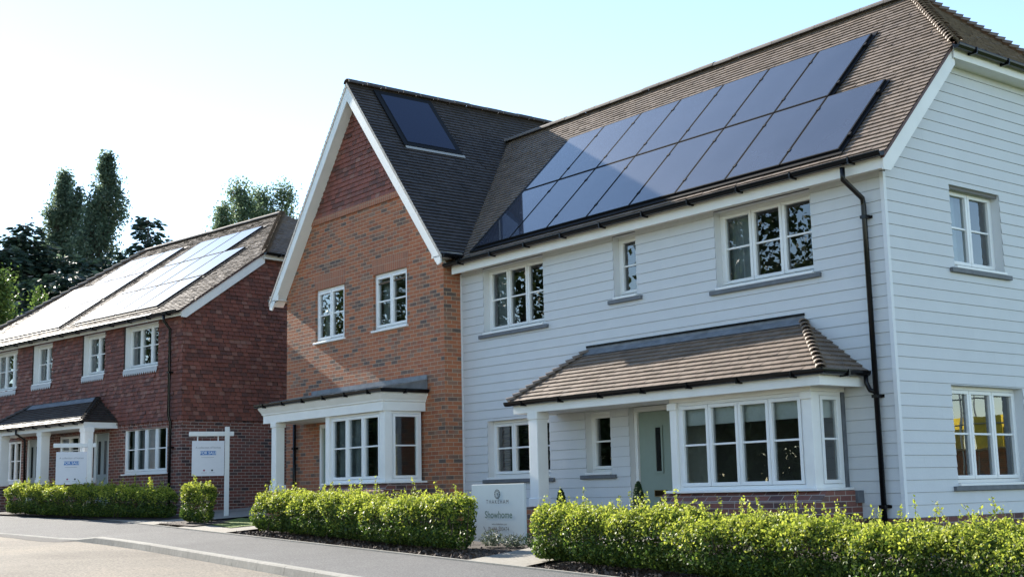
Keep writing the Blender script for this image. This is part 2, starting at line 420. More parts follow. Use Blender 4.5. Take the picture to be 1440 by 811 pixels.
def ridge_run(parent, p0, p1, r=.115, seg=.45, name='ridge_tiles', mat=None, up=(0, 0, 1), taper=0.0, lift=0.0, flat=.75):
    p0, p1 = np.array(p0, float), np.array(p1, float); L = np.linalg.norm(p1 - p0); t = (p1 - p0) / L
    up = np.array(up, float); up -= t * (up @ t); up /= np.linalg.norm(up); sd = np.cross(t, up)
    n = max(1, round(L / seg)); s = L / n; m = MB()
    for i in range(n):
        j = random.gauss(0, .003)
        a, b = i * s + .004, (i + 1) * s - .004 + taper * s
        ra, rb = (r, r) if not taper else (r * 1.16, r * .92)
        la, lb = (0, 0) if not taper else (lift, -.012)
        prev = None
        for th in np.linspace(-.05, math.pi + .05, 9):
            q = [p0 + t * x + sd * math.cos(th) * rr + up * (math.sin(th) * rr * flat + j + l) for x, rr, l in ((a, ra, la), (b, rb, lb))]
            q2 = [p0 + t * x + sd * math.cos(th) * (rr - .015) + up * (math.sin(th) * (rr - .015) * flat + j + l) for x, rr, l in ((a, ra, la), (b, rb, lb))]
            if prev is not None:
                m.face([prev[0][0], q[0], q[1], prev[0][1]])
                m.face([prev[1][0], q2[0], q[0], prev[0][0]]); m.face([prev[0][1], q[1], q2[1], prev[1][1]])
            prev = (q, q2)
    return m.build(name, mat or RIDGE, parent)
def solar_panel(parent, fr, a0, a1, b0, b1, c=.07, gap=.011, gmat=None):
    f = MB(); f.box(fr, a0 + gap, a1 - gap, b0 + gap, b1 - gap, c - .035, c)
    o = f.build('solar_panel', PFRAME, parent)
    g = MB(); w = .018
    g.face([fr(a0 + gap + w, b0 + gap + w, c + .002), fr(a1 - gap - w, b0 + gap + w, c + .002), fr(a1 - gap - w, b1 - gap - w, c + .002), fr(a0 + gap + w, b1 - gap - w, c + .002)])
    g.build('glass', gmat or PANEL, o)
    return o
def clamps(parent, fr, cols, rows, c=.07):
    m = MB()
    for a in cols:
        for b0, b1 in rows:
            for t in (.2, .8):
                b = b0 + (b1 - b0) * t; m.box(fr, a - .024, a + .024, b - .03, b + .03, c - .03, c + .012)
    m.build('panel_clamps', PFRAME, parent)
def poly_slab(parent, name, fr, poly, c0, c1, mat):
    m = MB(); m.prism(fr, poly, c0, c1); return m.build(name, mat, parent)
X, Y, Z = V(1, 0, 0), V(0, 1, 0), V(0, 0, 1)

# ================================================================== WEATHERBOARD HOUSE
WH = empty('weatherboard_house', (0, 0, 0), 'pale grey weatherboarded house with a wide tiled porch and fourteen roof solar panels', 'house')
XE, DEP, PL = 9.40, 6.10, -.45
fw_ = frame((0, 0, 0), X, Z, -Y)            # front wall
fe_ = frame((XE, 0, 0), Y, Z, X)            # end wall, x = y
front_holes = [(.70, 2.42, 2.84, 4.06), (4.20, 4.73, 3.03, 4.06), (6.42, 8.21, 2.88, 4.06), (.75, 2.48, .24, 1.24), (3.40, 4.0, .26, 1.24), (4.43, 5.46, -1.2, 1.27), (6.10, 8.50, -.1, 1.2)]
m = MB(); coursed(m, fw_, PL, 4.08, .1575, .03, XE - .04, lip=.010, tw=3.66, jit=0, gap=.0035, joint=.0003, holes=front_holes)
m.build('front_weatherboarding', CLAD, WH)
end_holes = [(1.50, 2.75, 2.91, 4.05), (1.20, 2.96, -.03, 1.27)]
m = MB(); coursed(m, fe_, PL, 6.02, .1575, lambda z: .03 + max(0, (z - 4.02)) * .98, lambda z: DEP - .03 - max(0, (z - 4.02)) * .98, lip=.010, tw=3.66, jit=0, gap=.0035, joint=.0003, holes=end_holes)
m.build('end_weatherboarding', CLAD, WH)
m = MB()
m.box(frame((XE, 0, 0), X, -Y, Z), -.035, .022, -.035, .022, PL, 4.02); m.build('corner_trim', TRIM, WH)
m = MB(); m.box(fw_, .0, .03, PL, 4.02, -.02, .02); m.build('corner_trim', TRIM, WH)
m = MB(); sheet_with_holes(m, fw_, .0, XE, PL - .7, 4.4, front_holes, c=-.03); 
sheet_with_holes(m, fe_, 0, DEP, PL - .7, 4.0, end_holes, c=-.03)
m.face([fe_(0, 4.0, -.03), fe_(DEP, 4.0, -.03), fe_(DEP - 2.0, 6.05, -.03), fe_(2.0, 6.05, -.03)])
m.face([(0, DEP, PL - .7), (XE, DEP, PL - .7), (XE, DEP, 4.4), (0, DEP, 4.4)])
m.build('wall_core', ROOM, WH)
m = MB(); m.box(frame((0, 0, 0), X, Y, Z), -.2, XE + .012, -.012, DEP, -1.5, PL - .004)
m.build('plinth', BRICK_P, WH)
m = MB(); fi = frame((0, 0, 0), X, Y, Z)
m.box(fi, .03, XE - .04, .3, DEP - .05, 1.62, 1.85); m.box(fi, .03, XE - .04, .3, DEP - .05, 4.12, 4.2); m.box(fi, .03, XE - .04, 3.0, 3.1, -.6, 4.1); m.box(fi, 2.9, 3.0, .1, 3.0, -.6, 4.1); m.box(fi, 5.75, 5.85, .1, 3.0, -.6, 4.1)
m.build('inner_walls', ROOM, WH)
# windows
def fwin(h, n, **k): return window(WH, fw_, h[0], h[1], h[2], min(h[3], 4.02), n, recess=.13, rev=TRIM, sill=.0, slate=True, **k)
fwin(front_holes[0], 3, drape='curtain'); fwin(front_holes[1], 1, drape='shutter'); fwin(front_holes[2], 3, drape='curtain')
fwin(front_holes[3], 3, drape='shutter'); fwin(front_holes[4], 1, drape=None)
ew1 = window(WH, fe_, *end_holes[0], 2, recess=.13, rev=TRIM, sill=.0, slate=True, drape='net')
ew2 = window(WH, fe_, *end_holes[1], 3, recess=.13, rev=TRIM, sill=.0, slate=True)
# front door
m = MB(); m.box(fw_, 4.436, 4.50, -.75, 1.26, -.2, -.10); m.box(fw_, 5.39, 5.455, -.75, 1.26, -.2, -.10); m.box(fw_, 4.5, 5.39, 1.18, 1.26, -.2, -.10)
fo = m.build('door_frame', WHITE, WH, bevel=.004)
m = MB(); m.face([fw_(4.43, -.75, -.2), fw_(4.43, -.75, .004), fw_(4.43, 1.27, .004), fw_(4.43, 1.27, -.2)]); m.build('reveal', TRIM, fo)
m = MB(); m.box(fw_, 4.504, 5.386, -.74, 1.175, -.19, -.14)
do = m.build('door', DOOR, WH, bevel=.004)
m = MB()
for a, b, c, d in ((4.850, 5.030, .22, .25), (4.850, 5.030, .92, .95), (4.850, 4.880, .25, .92), (5.000, 5.030, .25, .92)): m.box(fw_, a, b, c, d, -.14, -.118)
m.build('pane_surround', DOOR, do)
m = MB(); m.box(fw_, 4.880, 5.000, .25, .92, -.14, -.132); m.build('door_pane', plain('dark_door_glass', (.015, .017, .018), .08), do)
m = MB()
for a, b, c, d in ((4.815, 5.085, -.135, -.125), (4.815, 5.085, -.045, -.035), (4.815, 4.825, -.125, -.045), (5.075, 5.085, -.125, -.045)): m.box(fw_, a, b, c, d, -.14, -.122)
m.build('letterbox', BRASS, do)
m = MB(); m.box(fw_, 4.825, 5.075, -.125, -.045, -.14, -.128); m.build('letter_flap', plain('dark_brass', (.05, .035, .02), .3, metallic=1), do)
# bay window
BF = -.70
m = MB()
for a0, a1, y0, y1 in ((6.04, 6.17, BF - .02, BF + .12), (8.45, 8.60, BF - .02, BF + .13)):
    mm_ = MB(); mm_.box(fi, a0, a1, y0, y1, -.05, 1.188); mm_.build('bay_post', WHITEP, WH, bevel=.006)
m.box(fi, 6.04, 8.60, BF - .02, -.02, 1.19, 1.26)
m.box(fi, 6.06, 6.11, BF + .12, -.02, -.05, 1.2)
for a0, a1 in ((6.01, 6.19), (8.43, 8.62)):
    m.box(fi, a0, a1, BF - .045, BF - .0205, 1.09, 1.187)
bay = m.build('bay_frame', WHITEP, WH, bevel=.006)
m = MB(); m.box(fi, 5.96, 8.66, BF - .08, -.015, -.085, -.05); m.build('bay_sill', WHITE, bay, bevel=.006)
fb_ = frame((0, BF, 0), X, Z, -Y); window(WH, fb_, 6.17, 8.45, -.05, 1.19, 4, recess=.02, drape='blind')
fs_ = frame((8.59, 0, 0), Y, Z, X); window(WH, fs_, BF + .13, -.08, -.05, 1.19, 1, recess=.02, drape='blind')
m = MB(); m.box(fi, 8.50, 8.585, -.075, -.01, -.05, 1.2); m.build('bay_corner_strip', SLATE, WH)
m = MB(); m.prism(frame((0, 0, 0), Y, Z, X), [(0.0, -.09), (BF, -.09), (BF - .14, -.22), (BF - .14, -1.4), (0, -1.4)], 5.84, 8.76)
m.build('bay_plinth', BRICK_P, WH)
m = MB(); m.box(fi, 8.761, 8.80, -.14, -.01, -.25, -.09); m.build('plinth_flashing', SLATE, WH)
# porch: soffit, fascia, roof, column
PX0, PX1, RX0, RX1, PY, PZ0, PZ1 = 2.58, 8.98, 3.52, 7.98, -.96, 1.43, 2.22
m = MB(); m.box(fi, PX0 + .12, PX1 - .08, -.90, -.03, 1.255, 1.275); m.build('porch_soffit', WHITEP, WH)
m = MB(); m.box(fi, PX0 + .1, PX1 - .06, -.93, -.905, 1.235, 1.40); m.box(fi, PX0 + .1, PX0 + .125, -.905, -.02, 1.235, 1.40); m.box(fi, PX1 - .085, PX1 - .06, -.905, -.02, 1.235, 1.40)
m.build('porch_fascia', WHITEP, WH, bevel=.004)
sl = V(0, -PY, PZ1 - PZ0); Lp = np.linalg.norm(sl); sl /= Lp
pn = np.cross(X, sl)
fp = frame((0, PY, PZ0), X, sl, pn)
m = MB(); coursed(m, fp, 0, Lp, .105, lambda z: PX0 + (RX0 - PX0) * z / Lp, lambda z: PX1 - (PX1 - RX1) * z / Lp, lip=.022, tw=.17, jit=.0018)
m.face([fp(PX0, 0, -.004), fp(PX1, 0, -.004), fp(RX1, Lp, -.004), fp(RX0, Lp, -.004)])
for sx, x0, x1 in ((1, PX1, RX1), (-1, PX0, RX0)):
    s2 = V(x1 - x0, 0, PZ1 - PZ0); L2 = np.linalg.norm(s2); s2 /= L2
    t2 = Y * sx; n2 = np.cross(t2, s2)
    f2 = frame((x0, 0, PZ0), t2, s2, n2)
    a = (lambda z: PY * (1 - z / L2)) if sx > 0 else 0.0
    b = 0.0 if sx > 0 else (lambda z: -PY * (1 - z / L2))
    coursed(m, f2, 0, L2, .115, a, b, lip=.022, tw=.17, jit=.0018)
po = m.build('porch_roof', ROOF, WH)
ridge_run(po, (PX1, PY, PZ0 + .0), (RX1, -.02, PZ1 + .0), r=.062, seg=.125, name='hip_tiles', mat=ROOF, taper=.25, lift=.022)
ridge_run(po, (PX0, PY, PZ0 + .0), (RX0, -.02, PZ1 + .0), r=.07, seg=.125, name='hip_tiles', mat=ROOF, taper=.25, lift=.022)
m = MB(); m.prism(frame((0, 0, 0), Y, Z, X), [(-.12, 2.155), (-.02, 2.245), (-.02, 2.30), (-.006, 2.30), (-.006, 2.2)], RX0 - .02, RX1 + .02)
m.build('flashing', LEAD, po)
m = MB(); m.box(fw_, RX0 - .02, RX1 + .03, 2.285, 2.32, .01, .03); m.build('flashing_edge', BLACK, po)
gutter(po, [(PX0 - .03, PY - .02, PZ0 - .01), (PX1 + .03, PY - .02, PZ0 - .01), (PX1 + .03, -.06, PZ0 - .01)])
m = MB()
m.box(fi, 3.05, 3.27, -.92, -.70, -.2, 1.255); m.box(fi, 3.03, 3.29, -.94, -.68, -.26, -.12); m.box(fi, 3.035, 3.285, -.935, -.685, 1.12, 1.256)
m.build('porch_column', WHITEP, WH, bevel=.012)
m = MB(); m.box(fi, 2.98, 3.36, -.98, -.62, -1.3, -.262); m.build('porch_pier', BRICK, WH)
m = MB(); m.box(fi, 3.4, 5.84, -.9, -.02, -1.3, -.78); m.build('porch_step', PAVE, WH)
# main roof
T = 1.021; EY, EZ = -.34, 4.129; RY, RZ = 3.05, 7.59
sl = V(0, RY - EY, RZ - EZ); Lr = np.linalg.norm(sl); sl /= Lr
frf = frame((0, EY, EZ), X, sl, np.cross(X, sl))
bz = lambda zz: (zz - EZ) / (RZ - EZ) * Lr      # z -> up-slope distance
XB, XR, HZ = 9.66, 8.05, 5.98
hb = bz(HZ)
m = MB(); coursed(m, frf, 0, Lr, .1, -2.9, lambda b: XB if b <= hb else XB - (XB - XR) * (b - hb) / (Lr - hb), lip=.02, tw=.167, jit=.0022)
m.face([frf(-2.9, 0, -.006), frf(XB, 0, -.006), frf(XB, hb, -.006), frf(XR, Lr, -.006), frf(-2.9, Lr, -.006)])
# half hip
s2 = V(XR - XB - .06, 0, RZ - HZ); L2 = np.linalg.norm(s2); s2 /= L2; n2 = np.cross(Y, s2)
HY = EY + (HZ - EZ) / T
fh = frame((XB + .06, RY, HZ), Y, s2, n2)
coursed(m, fh, 0, L2, .1, lambda b: -(RY - HY) * (1 - b / L2), lambda b: (RY - HY) * (1 - b / L2), lip=.02, tw=.167, jit=.0022)
# rear slope
slr = V(0, -(RY - EY), RZ - EZ); slr /= np.linalg.norm(slr)
frr_ = frame((0, 2 * RY - EY, EZ), -X, slr, np.cross(-X, slr))
coursed(m, frr_, 0, Lr, .2, lambda b: -(XB if b <= hb else XB - (XB - XR) * (b - hb) / (Lr - hb)), 2.9, lip=.02, jit=0)
ro = m.build('roof', ROOF, WH)
ridge_run(ro, (-2.6, RY, RZ + .0), (XR, RY, RZ + .0), r=.12, seg=.46)
ridge_run(ro, (XB + .05, HY, HZ + .02), (XR, RY, RZ + .02), r=.095, seg=.12, name='hip_tiles', mat=ROOF, taper=.2, lift=.018)
ridge_run(ro, (XB + .05, 2 * RY - HY, HZ + .02), (XR, RY, RZ + .02), r=.095, seg=.12, name='hip_tiles', mat=ROOF, taper=.2, lift=.018)
# fascia, soffit, barge
m = MB(); m.box(fi, .1, 9.62, -.285, -.26, 3.985, 4.165); m.build('fascia', WHITEP, WH, bevel=.004)
m = MB(); m.box(fi, .1, 9.58, -.259, -.0, 4.035, 4.05); m.box(fi, XE - .02, 9.66, HY + .1, 2 * RY - HY - .1, 5.80, 5.82); m.build('soffit', WHITEP, WH)
fbx = frame((0, 0, 0), Y, Z, X)
def rl(y): return EZ + T * (y - EY)
bpoly = [(EY + .05, 3.965), (EY + .20, 3.965), (HY + .06, rl(HY + .06) - .33), (HY + .06, rl(HY + .06) - .06), (EY + .05, rl(EY + .05) - .06)]
for bp__ in (bpoly, [(2 * RY - a, b) for a, b in bpoly]):
    m = MB(); m.prism(fbx, bp__, 9.605, 9.63); m.build('bargeboard', WHITEP, WH)
m = MB(); m.prism(fbx, [(EY + .12, rl(EY + .12) - .2), (HY + .02, rl(HY + .02) - .2), (HY + .02, rl(HY + .02) - .19), (EY + .12, rl(EY + .12) - .19)], XE - .02, 9.605)
m.prism(fbx, [(EY + .04, rl(EY + .04) - .06), (HY + .06, rl(HY + .06) - .06), (HY + .06, rl(HY + .06) - .004), (EY + .04, rl(EY + .04) - .004)], 9.60, 9.655, 0)
m.build('verge', RUST, WH)
m = MB(); m.box(fi, 9.64, 9.665, HY + .0, 2 * RY - HY, 5.79, 5.95); m.build('hip_fascia', WHITEP, WH, bevel=.004)
gutter(ro, [(.02, EY - .045, 4.178), (9.68, EY - .045, 4.178)], spacing=.9)
gutter(ro, [(9.745, HY - .06, 5.955), (9.745, 2 * RY - HY + .06, 5.955)], spacing=.8)
m = MB(); m.face([frf(.45, .02, .035), frf(8.95, .02, .035), frf(8.95, .075, .033), frf(.45, .075, .033)]); m.build('eaves_flashing', plain('grey_flashing', (.42, .42, .41), .5), ro)
# downpipe
downpipe(WH, [(9.06, EY - .045, 4.09), (9.06, EY - .045, 3.93), (9.13, -.09, 3.70), (9.13, -.075, 3.6), (9.14, -.075, -1.1)], clips=[((9.135, -.075, 3.45), (0, -1, 0)), ((9.135, -.075, 1.1), (0, -1, 0)), ((9.135, -.075, -.30), (0, -1, 0))])
downpipe(WH, [(PX1 + .03, -.10, PZ0 - .06), (PX1 + .03, -.10, PZ0 - .15), (9.05, -.08, PZ0 - .25), (9.12, -.078, PZ0 - .27)], r=.032)
# solar panels
PW, PX = 1.0235, .66
yb = lambda y: bz(rl(y))
rows = [(yb(-.10), yb(1.09)), (yb(1.10), yb(2.30))]
m = MB(); m.box(frf, PX - .13, PX + 8 * PW + .05, rows[0][0] - .07, rows[0][1], .024, .036)
m.box(frf, PX - .13, PX + 7 * PW + .05, rows[0][1], rows[1][1] + .07, .024, .036)
for a in (PX - .13, ): m.box(frf, a, a + .10, rows[0][0] - .07, rows[1][1] + .07, .036, .05)
m.build('panel_tray', PFRAME, ro)
for r_, cnt in ((0, 8), (1, 7)):
    for k in range(cnt): solar_panel(WH, frf, PX + k * PW, PX + (k + 1) * PW, *rows[r_])
clamps(ro, frf, [PX + k * PW for k in range(1, 8)] + [PX + 8 * PW + .02], rows[:1]); clamps(ro, frf, [PX + k * PW for k in range(1, 7)] + [PX + 7 * PW + .02], rows[1:])

# ================================================================== BRICK HOUSE
BH = empty('gabled_brick_house', (-3, -.4, 0), 'steep gabled orange brick house with one solar panel on its shaded roof', 'house')
BH.location = (0, 0, 0)
BX0, BY, BDEP = -6.03, -.40, 7.0
AX, AZ, KG = -3.03, 8.47, 1.25
fbf = frame((0, BY, 0), X, Z, -Y)
bw1, bw2 = (-4.76, -3.56, 3.20, 4.33), (-2.43, -1.22, 3.20, 4.33)
bdoor = (-4.58, -3.5, -1.2, 1.46); bbay = (-2.66, -.78, .2, 1.5)
BHO = [bw1, bw2, bdoor, bbay]
m = MB(); BND = 5.76
sheet_with_holes(m, fbf, BX0, 0, -1.5, 4.34, BHO)
gl = lambda z: AX - (AZ - .12 - z) / KG
gr = lambda z: AX + (AZ - .12 - z) / KG
m.face([fbf(BX0, 4.34), fbf(0, 4.34), fbf(gr(4.62), 4.62), fbf(gr(BND), BND), fbf(gl(BND), BND), fbf(gl(4.62), 4.62)])
m.face([(0, BY, -1.5), (0, 0.02, -1.5), (0, .02, 4.5), (0, BY, 4.34)])
m.face([(0, .02, 4.3), (0, BDEP, 4.3), (0, BDEP, 4.6), (0, .02, 4.6)])
m.face([(BX0, BDEP, -1.5), (BX0, BY, -1.5), (BX0, BY, 4.34), (BX0, BDEP, 4.34)])
m.face([(0, BDEP, -1.5), (BX0, BDEP, -1.5), (BX0, BDEP, 4.3), (AX, BDEP, 8.3), (0, BDEP, 4.3)])
m.build('wall', BRICK, BH)
m = MB(); m.box(fbf, BX0 - .02, .02, -1.5, -.42, -.05, .02); m.build('plinth', BRICK_P, BH)
m = MB(); m.prism(fbf, [(gl(BND) + .02, BND), (gr(BND) - .02, BND), (gr(BND + .13) - .02, BND + .13), (gl(BND + .13) + .02, BND + .13)], -.05, .035)
m.build('string_course', BRICK_S, BH)
m = MB(); coursed(m, fbf, BND + .13, 8.28, .1, lambda z: gl(z) + .02, lambda z: gr(z) - .02, lip=.02, tw=.165, jit=.003, base=.012)
m.face([fbf(gl(BND), BND, .0), fbf(gr(BND), BND, .0), fbf(AX, 8.3, .0)])
m.build('tile_hung_gable', HANG2, BH)
for h in (bw1, bw2):
    m = MB(); m.prism(fbf, [(h[0] - .0, h[3] + .003), (h[1] + .0, h[3] + .003), (h[1] + .07, h[3] + .30), (h[0] - .07, h[3] + .30)], -.05, .004); m.build('brick_arch', BRICK_S, BH)
    window(BH, fbf, *h, 2, recess=.05, rev=BRICK, sill=.04, drape='curtain')
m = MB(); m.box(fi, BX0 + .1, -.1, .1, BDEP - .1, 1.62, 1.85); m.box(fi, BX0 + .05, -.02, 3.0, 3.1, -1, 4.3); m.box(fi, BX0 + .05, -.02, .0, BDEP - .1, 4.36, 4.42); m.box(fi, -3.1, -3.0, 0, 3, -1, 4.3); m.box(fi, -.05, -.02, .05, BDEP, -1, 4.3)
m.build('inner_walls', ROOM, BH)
# gable roof
ns = math.sqrt(1 + KG * KG); EXR, EXL = .30, -6.40
for sx, xe, ridge in ((1, EXR, None), (-1, EXL, None)):
    s2 = V(-sx, 0, KG) / ns; t2 = Y * sx; n2 = np.cross(t2, s2)
    ez = AZ - KG * abs(xe - AX); Lg = abs(xe - AX) * ns
    f2 = frame((xe, 0, ez), t2, s2, n2)
    m = MB() if sx > 0 else m
    if sx > 0: GF = f2; GL = Lg; GEZ = ez
    coursed(m, f2, 0, Lg, .1, (BY - .27) if sx > 0 else -BDEP, BDEP if sx > 0 else -(BY - .27), lip=.02, tw=.167, jit=.0022)
    for c in (-.006, -.05):
        a, b = (BY - .26, BDEP) if sx > 0 else (-BDEP, -(BY - .26))
        m.face([f2(a, 0, c), f2(b, 0, c), f2(b, Lg, c), f2(a, Lg, c)])
gro = m.build('roof', ROOF_SHADED, BH)  # gable slopes take the tile colour darkened to stand for shade
ridge_run(gro, (AX, BY - .27, AZ), (AX, BDEP, AZ), r=.12, seg=.46, mat=ROOF_SHADED)
# valley strip of swept tiles between the two roofs
# bargeboards
YB = -.655
fbb = frame((0, YB, 0), X, Z, -Y)
def gz(x): return AZ - KG * abs(x - AX)
for sx, xe in ((1, EXR - .03), (-1, EXL + .03)):
    m = MB(); o1, w = .09, .30
    foot = xe
    m.prism(fbb, [(AX, AZ - o1), (foot, gz(foot) - o1), (foot, gz(foot) - o1 - .10), (foot - sx * .09, gz(foot) - o1 - .16) if False else (foot - sx * .10, gz(foot) - o1 - .13), (AX, AZ - o1 - w)], -.03, .0)
    m.build('bargeboard', WHITEP, BH)
    m = MB()
    m.prism(fbb, [(AX, AZ - .0), (foot + sx * .02, gz(foot + sx * .02) - .0), (foot + sx * .02, gz(foot + sx * .02) - .085), (AX, AZ - .085)], -.02, .012)
    m.build('verge', plain('mortar_verge', (.42, .39, .36), .9, noise=.35, nscale=25, bump=.8, bscale=40), BH)
m = MB()
for sx, xe in ((1, .10), (-1, -6.2)):
    a, b = AX, xe
    za, zb = AZ - .36, gz(xe) - .36
    m.face([(a, YB, za), (b, YB, zb), (b, BY - .002, zb), (a, BY - .002, za)])
# eaves boxes at the feet of the gable
m.box(fi, EXL + .05, BX0 - .0, YB + .0, BDEP, 4.275, 4.29); m.box(fi, 0.0, EXR - .05, YB, -.30, 4.275, 4.29)
m.build('soffit', WHITEP, BH)
m = MB(); m.box(fi, EXL + .03, EXL + .05, YB, BDEP, 4.27, 4.40); m.box(fi, EXR - .06, EXR - .035, YB + .001, .0, 4.27, 4.37)
m.prism(fbb, [(EXL + .03, 4.27), (BX0 + .04, 4.27), (BX0 + .04, gz(BX0 + .04) - .35), (EXL + .03, gz(EXL + .03) - .12)], -.028, -.003)
m.prism(fbb, [(EXR - .035, 4.27), (-.02, 4.27), (-.02, gz(-.02) - .35), (EXR - .035, gz(EXR - .035) - .11)], -.028, -.003)
m.build('fascia', WHITEP, BH)
gutter(gro, [(EXR + .01, YB + .02, GEZ + .0), (EXR + .01, .05, GEZ + .0)][::-1], spacing=.4)
gutter(gro, [(EXL - .01, YB + .0, GEZ + .03), (EXL - .01, BDEP, GEZ + .03)][::-1], spacing=1.2)
# panel on the gable roof
def gb(x): return abs(EXR - x) * ns
m = MB(); m.box(GF, -.08, 1.38, gb(-1.80) - .03, gb(-2.92) + .05, .02, .045); m.build('panel_tray', PFRAME, gro)
solar_panel(BH, GF, .02, 1.28, gb(-1.84), gb(-2.88), c=.05, gmat=NAVY)
m = MB(); m.box(GF, -.05, 1.42, gb(-1.80) - .11, gb(-1.80) - .02, .02, .03); m.build('flashing', plain('pale_flashing', (.36, .35, .33), .6), gro)
# bay
fi2 = fi
m = MB()
for a0, a1 in ((-2.80, -2.66), (-.83, -.66)):
    mm_ = MB(); mm_.box(fi, a0, a1, -1.29, -1.14, .22, 1.52); mm_.build('bay_post', WHITEP, BH, bevel=.006)
m.box(fi, -2.78, -2.72, -1.14, BY, .22, 1.52)
bbf = m.build('bay_frame', WHITEP, BH, bevel=.006)
window(BH, frame((0, -1.27, 0), X, Z, -Y), -2.66, -.83, .22, 1.50, 3, recess=.02, drape='net')
window(BH, frame((-.68, 0, 0), Y, Z, X), -1.14, -.46, .22, 1.50, 1, recess=.02)
m = MB(); m.box(fi, -2.86, -.58, -1.35, BY - .01, .185, .22); m.build('bay_sill', WHITE, bbf, bevel=.006)
m = MB(); m.prism(frame((0, 0, 0), Y, Z, X), [(BY, .18), (-1.27, .18), (-1.40, .05), (-1.40, -1.4), (BY, -1.4)], -2.88, -.55)
m.build('bay_plinth', BRICK_P, BH)
# canopy
CX0, CX1, CY = -5.40, -.56, -1.36
m = MB()
prof = [(0, 1.50), (-.0, 1.66), (.025, 1.68), (.025, 1.70), (.05, 1.74), (.085, 1.80), (.085, 1.84), (-.03, 1.84), (-.03, 1.50)]
path = [(CX0 + .1, BY, 0), (CX0 + .1, CY + .02, 0), (CX1 - .08, CY + .02, 0), (CX1 - .08, BY, 0)]
m.sweep(path, [(a, b) for a, b in prof])
m.build('canopy_fascia', WHITEP, BH)
m = MB(); m.box(fi, CX0 + .12, CX1 - .1, CY + .04, BY - .01, 1.505, 1.52); m.build('canopy_soffit', WHITEP, BH)
m = MB(); yf = CY - .05
m.prism(frame((0, 0, 0), Y, Z, X), [(yf, 1.86), (yf, 1.90), (BY - .02, 2.08), (BY - .02, 2.18), (BY - .004, 2.18), (BY - .004, 1.86)], CX0 + .5, CX1)
m.prism(frame((0, 0, 0), Y, Z, X), [(yf, 1.86), (yf, 1.90), (BY - .02, 2.03), (BY - .004, 2.03), (BY - .004, 1.86)], CX0, CX0 + .498)
for k in range(6):
    xx = CX0 + .5 + k * .87
    m.prism(frame((0, 0, 0), Y, Z, X), [(yf - .004, 1.9), (BY - .016, 2.082), (BY - .016, 2.10), (yf - .004, 1.92)], xx, xx + .03)
lead = m.build('canopy_roof', LEAD, BH)
gutter(lead, [(CX0 - .04, CY - .09, 1.885), (CX1 + .05, CY - .09, 1.885), (CX1 + .05, BY - .03, 1.885)], spacing=.8)
m = MB(); m.box(fi, -4.95, -4.75, -1.33, -1.13, .1, 1.50); m.box(fi, -4.98, -4.72, -1.36, -1.10, .08, .22); m.box(fi, -4.97, -4.73, -1.35, -1.11, 1.40, 1.502); m.build('porch_column', WHITEP, BH, bevel=.01)
m = MB(); m.box(fi, -5.02, -4.68, -1.4, -1.06, -1.3, .078); m.build('porch_pier', BRICK, BH)
m = MB(); m.box(fbf, -4.58, -4.50, -.9, 1.46, -.12, .0); m.box(fbf, -3.58, -3.5, -.9, 1.46, -.12, .0); m.box(fbf, -4.5, -3.58, 1.38, 1.46, -.12, .0); m.build('door_frame', WHITE, BH, bevel=.004)
m = MB(); m.box(fbf, -4.5, -3.58, -.9, 1.38, -.1, -.05); d2 = m.build('door', DOOR, BH)
m = MB(); m.box(fbf, -4.46, -4.43, .0, .18, -.05, .01); m.build('handle', CHROME, d2)
downpipe(BH, [(-5.56, BY - .06, 1.84), (-5.56, BY - .06, -1.2)], clips=[((-5.56, BY - .06, 1.0), (0, -1, 0))])

# ================================================================== TILE-HUNG HOUSE (own axes: x along front, -x to the left, y back)
PHI = math.radians(7.7166)
TH = empty('tile_hung_house', (-9.74, -1.19, 0), 'dark red tile-hung house with two arrays of bright solar panels', 'house', rz=PHI)
ff = frame((0, 0, 0), X, Z, -Y); fE = frame((0, 0, 0), Y, Z, X)
TL, TD = -13.1, 9.7
up = [(-2.73, -1.09, 3.25, 4.33, 3), (-4.91, -3.72, 3.25, 4.33, 2), (-7.81, -6.64, 3.24, 4.33, 2), (-10.4, -8.77, 3.2, 4.33, 3)]
lowh = [(-2.68, -.63, .62, 1.79, 4), (-4.25, -3.45, -.6, 1.76, 0), (-6.15, -5.0, .88, 1.74, 2), (-8.05, -7.3, -.6, 1.76, 0), (-9.6, -8.38, .52, 1.74, 3)]
ZT = 1.86
m = MB(); sheet_with_holes(m, ff, TL, 0, -1.2, ZT, [h[:4] for h in lowh]); m.face([(0, 0, -1.2), (0, TD, -1.2), (0, TD, ZT), (0, 0, ZT)])
m.face([(TL, TD, -1.2), (TL, 0, -1.2), (TL, 0, 4.4), (TL, TD, 4.4)]); m.face([(0, TD, -1.2), (TL, TD, -1.2), (TL, TD, 4.4), (0, TD, 4.4)])
m.build('brick_wall', BRICK_D, TH)
m = MB(); m.box(ff, TL, .015, ZT - .16, ZT - .005, -.03, .012); m.box(fE, -.012, TD, ZT - .16, ZT - .005, -.03, .012)
k = TL
while k < -.05: m.box(ff, k, k + .1, ZT - .09, ZT - .005, .012, .03); k += .225
k = 0.0
while k < TD: m.box(fE, k, k + .1, ZT - .09, ZT - .005, .012, .03); k += .225
m.build('dentil_course', BRICK_D, TH)
m = MB(); coursed(m, ff, ZT, 4.36, .1, TL, .05, lip=.022, tw=.165, jit=.005, joint=.005, holes=[h[:4] for h in up], base=.03)
cx_ = 4.30
tzl = lambda z: -.05 + max(0, z - 4.36) / .72
coursed(m, fE, ZT, 6.02, .1, tzl, lambda z: TD - tzl(z), lip=.022, tw=.165, jit=.005, joint=.005, base=.03)
m.build('hanging_tiles', HANG, TH)
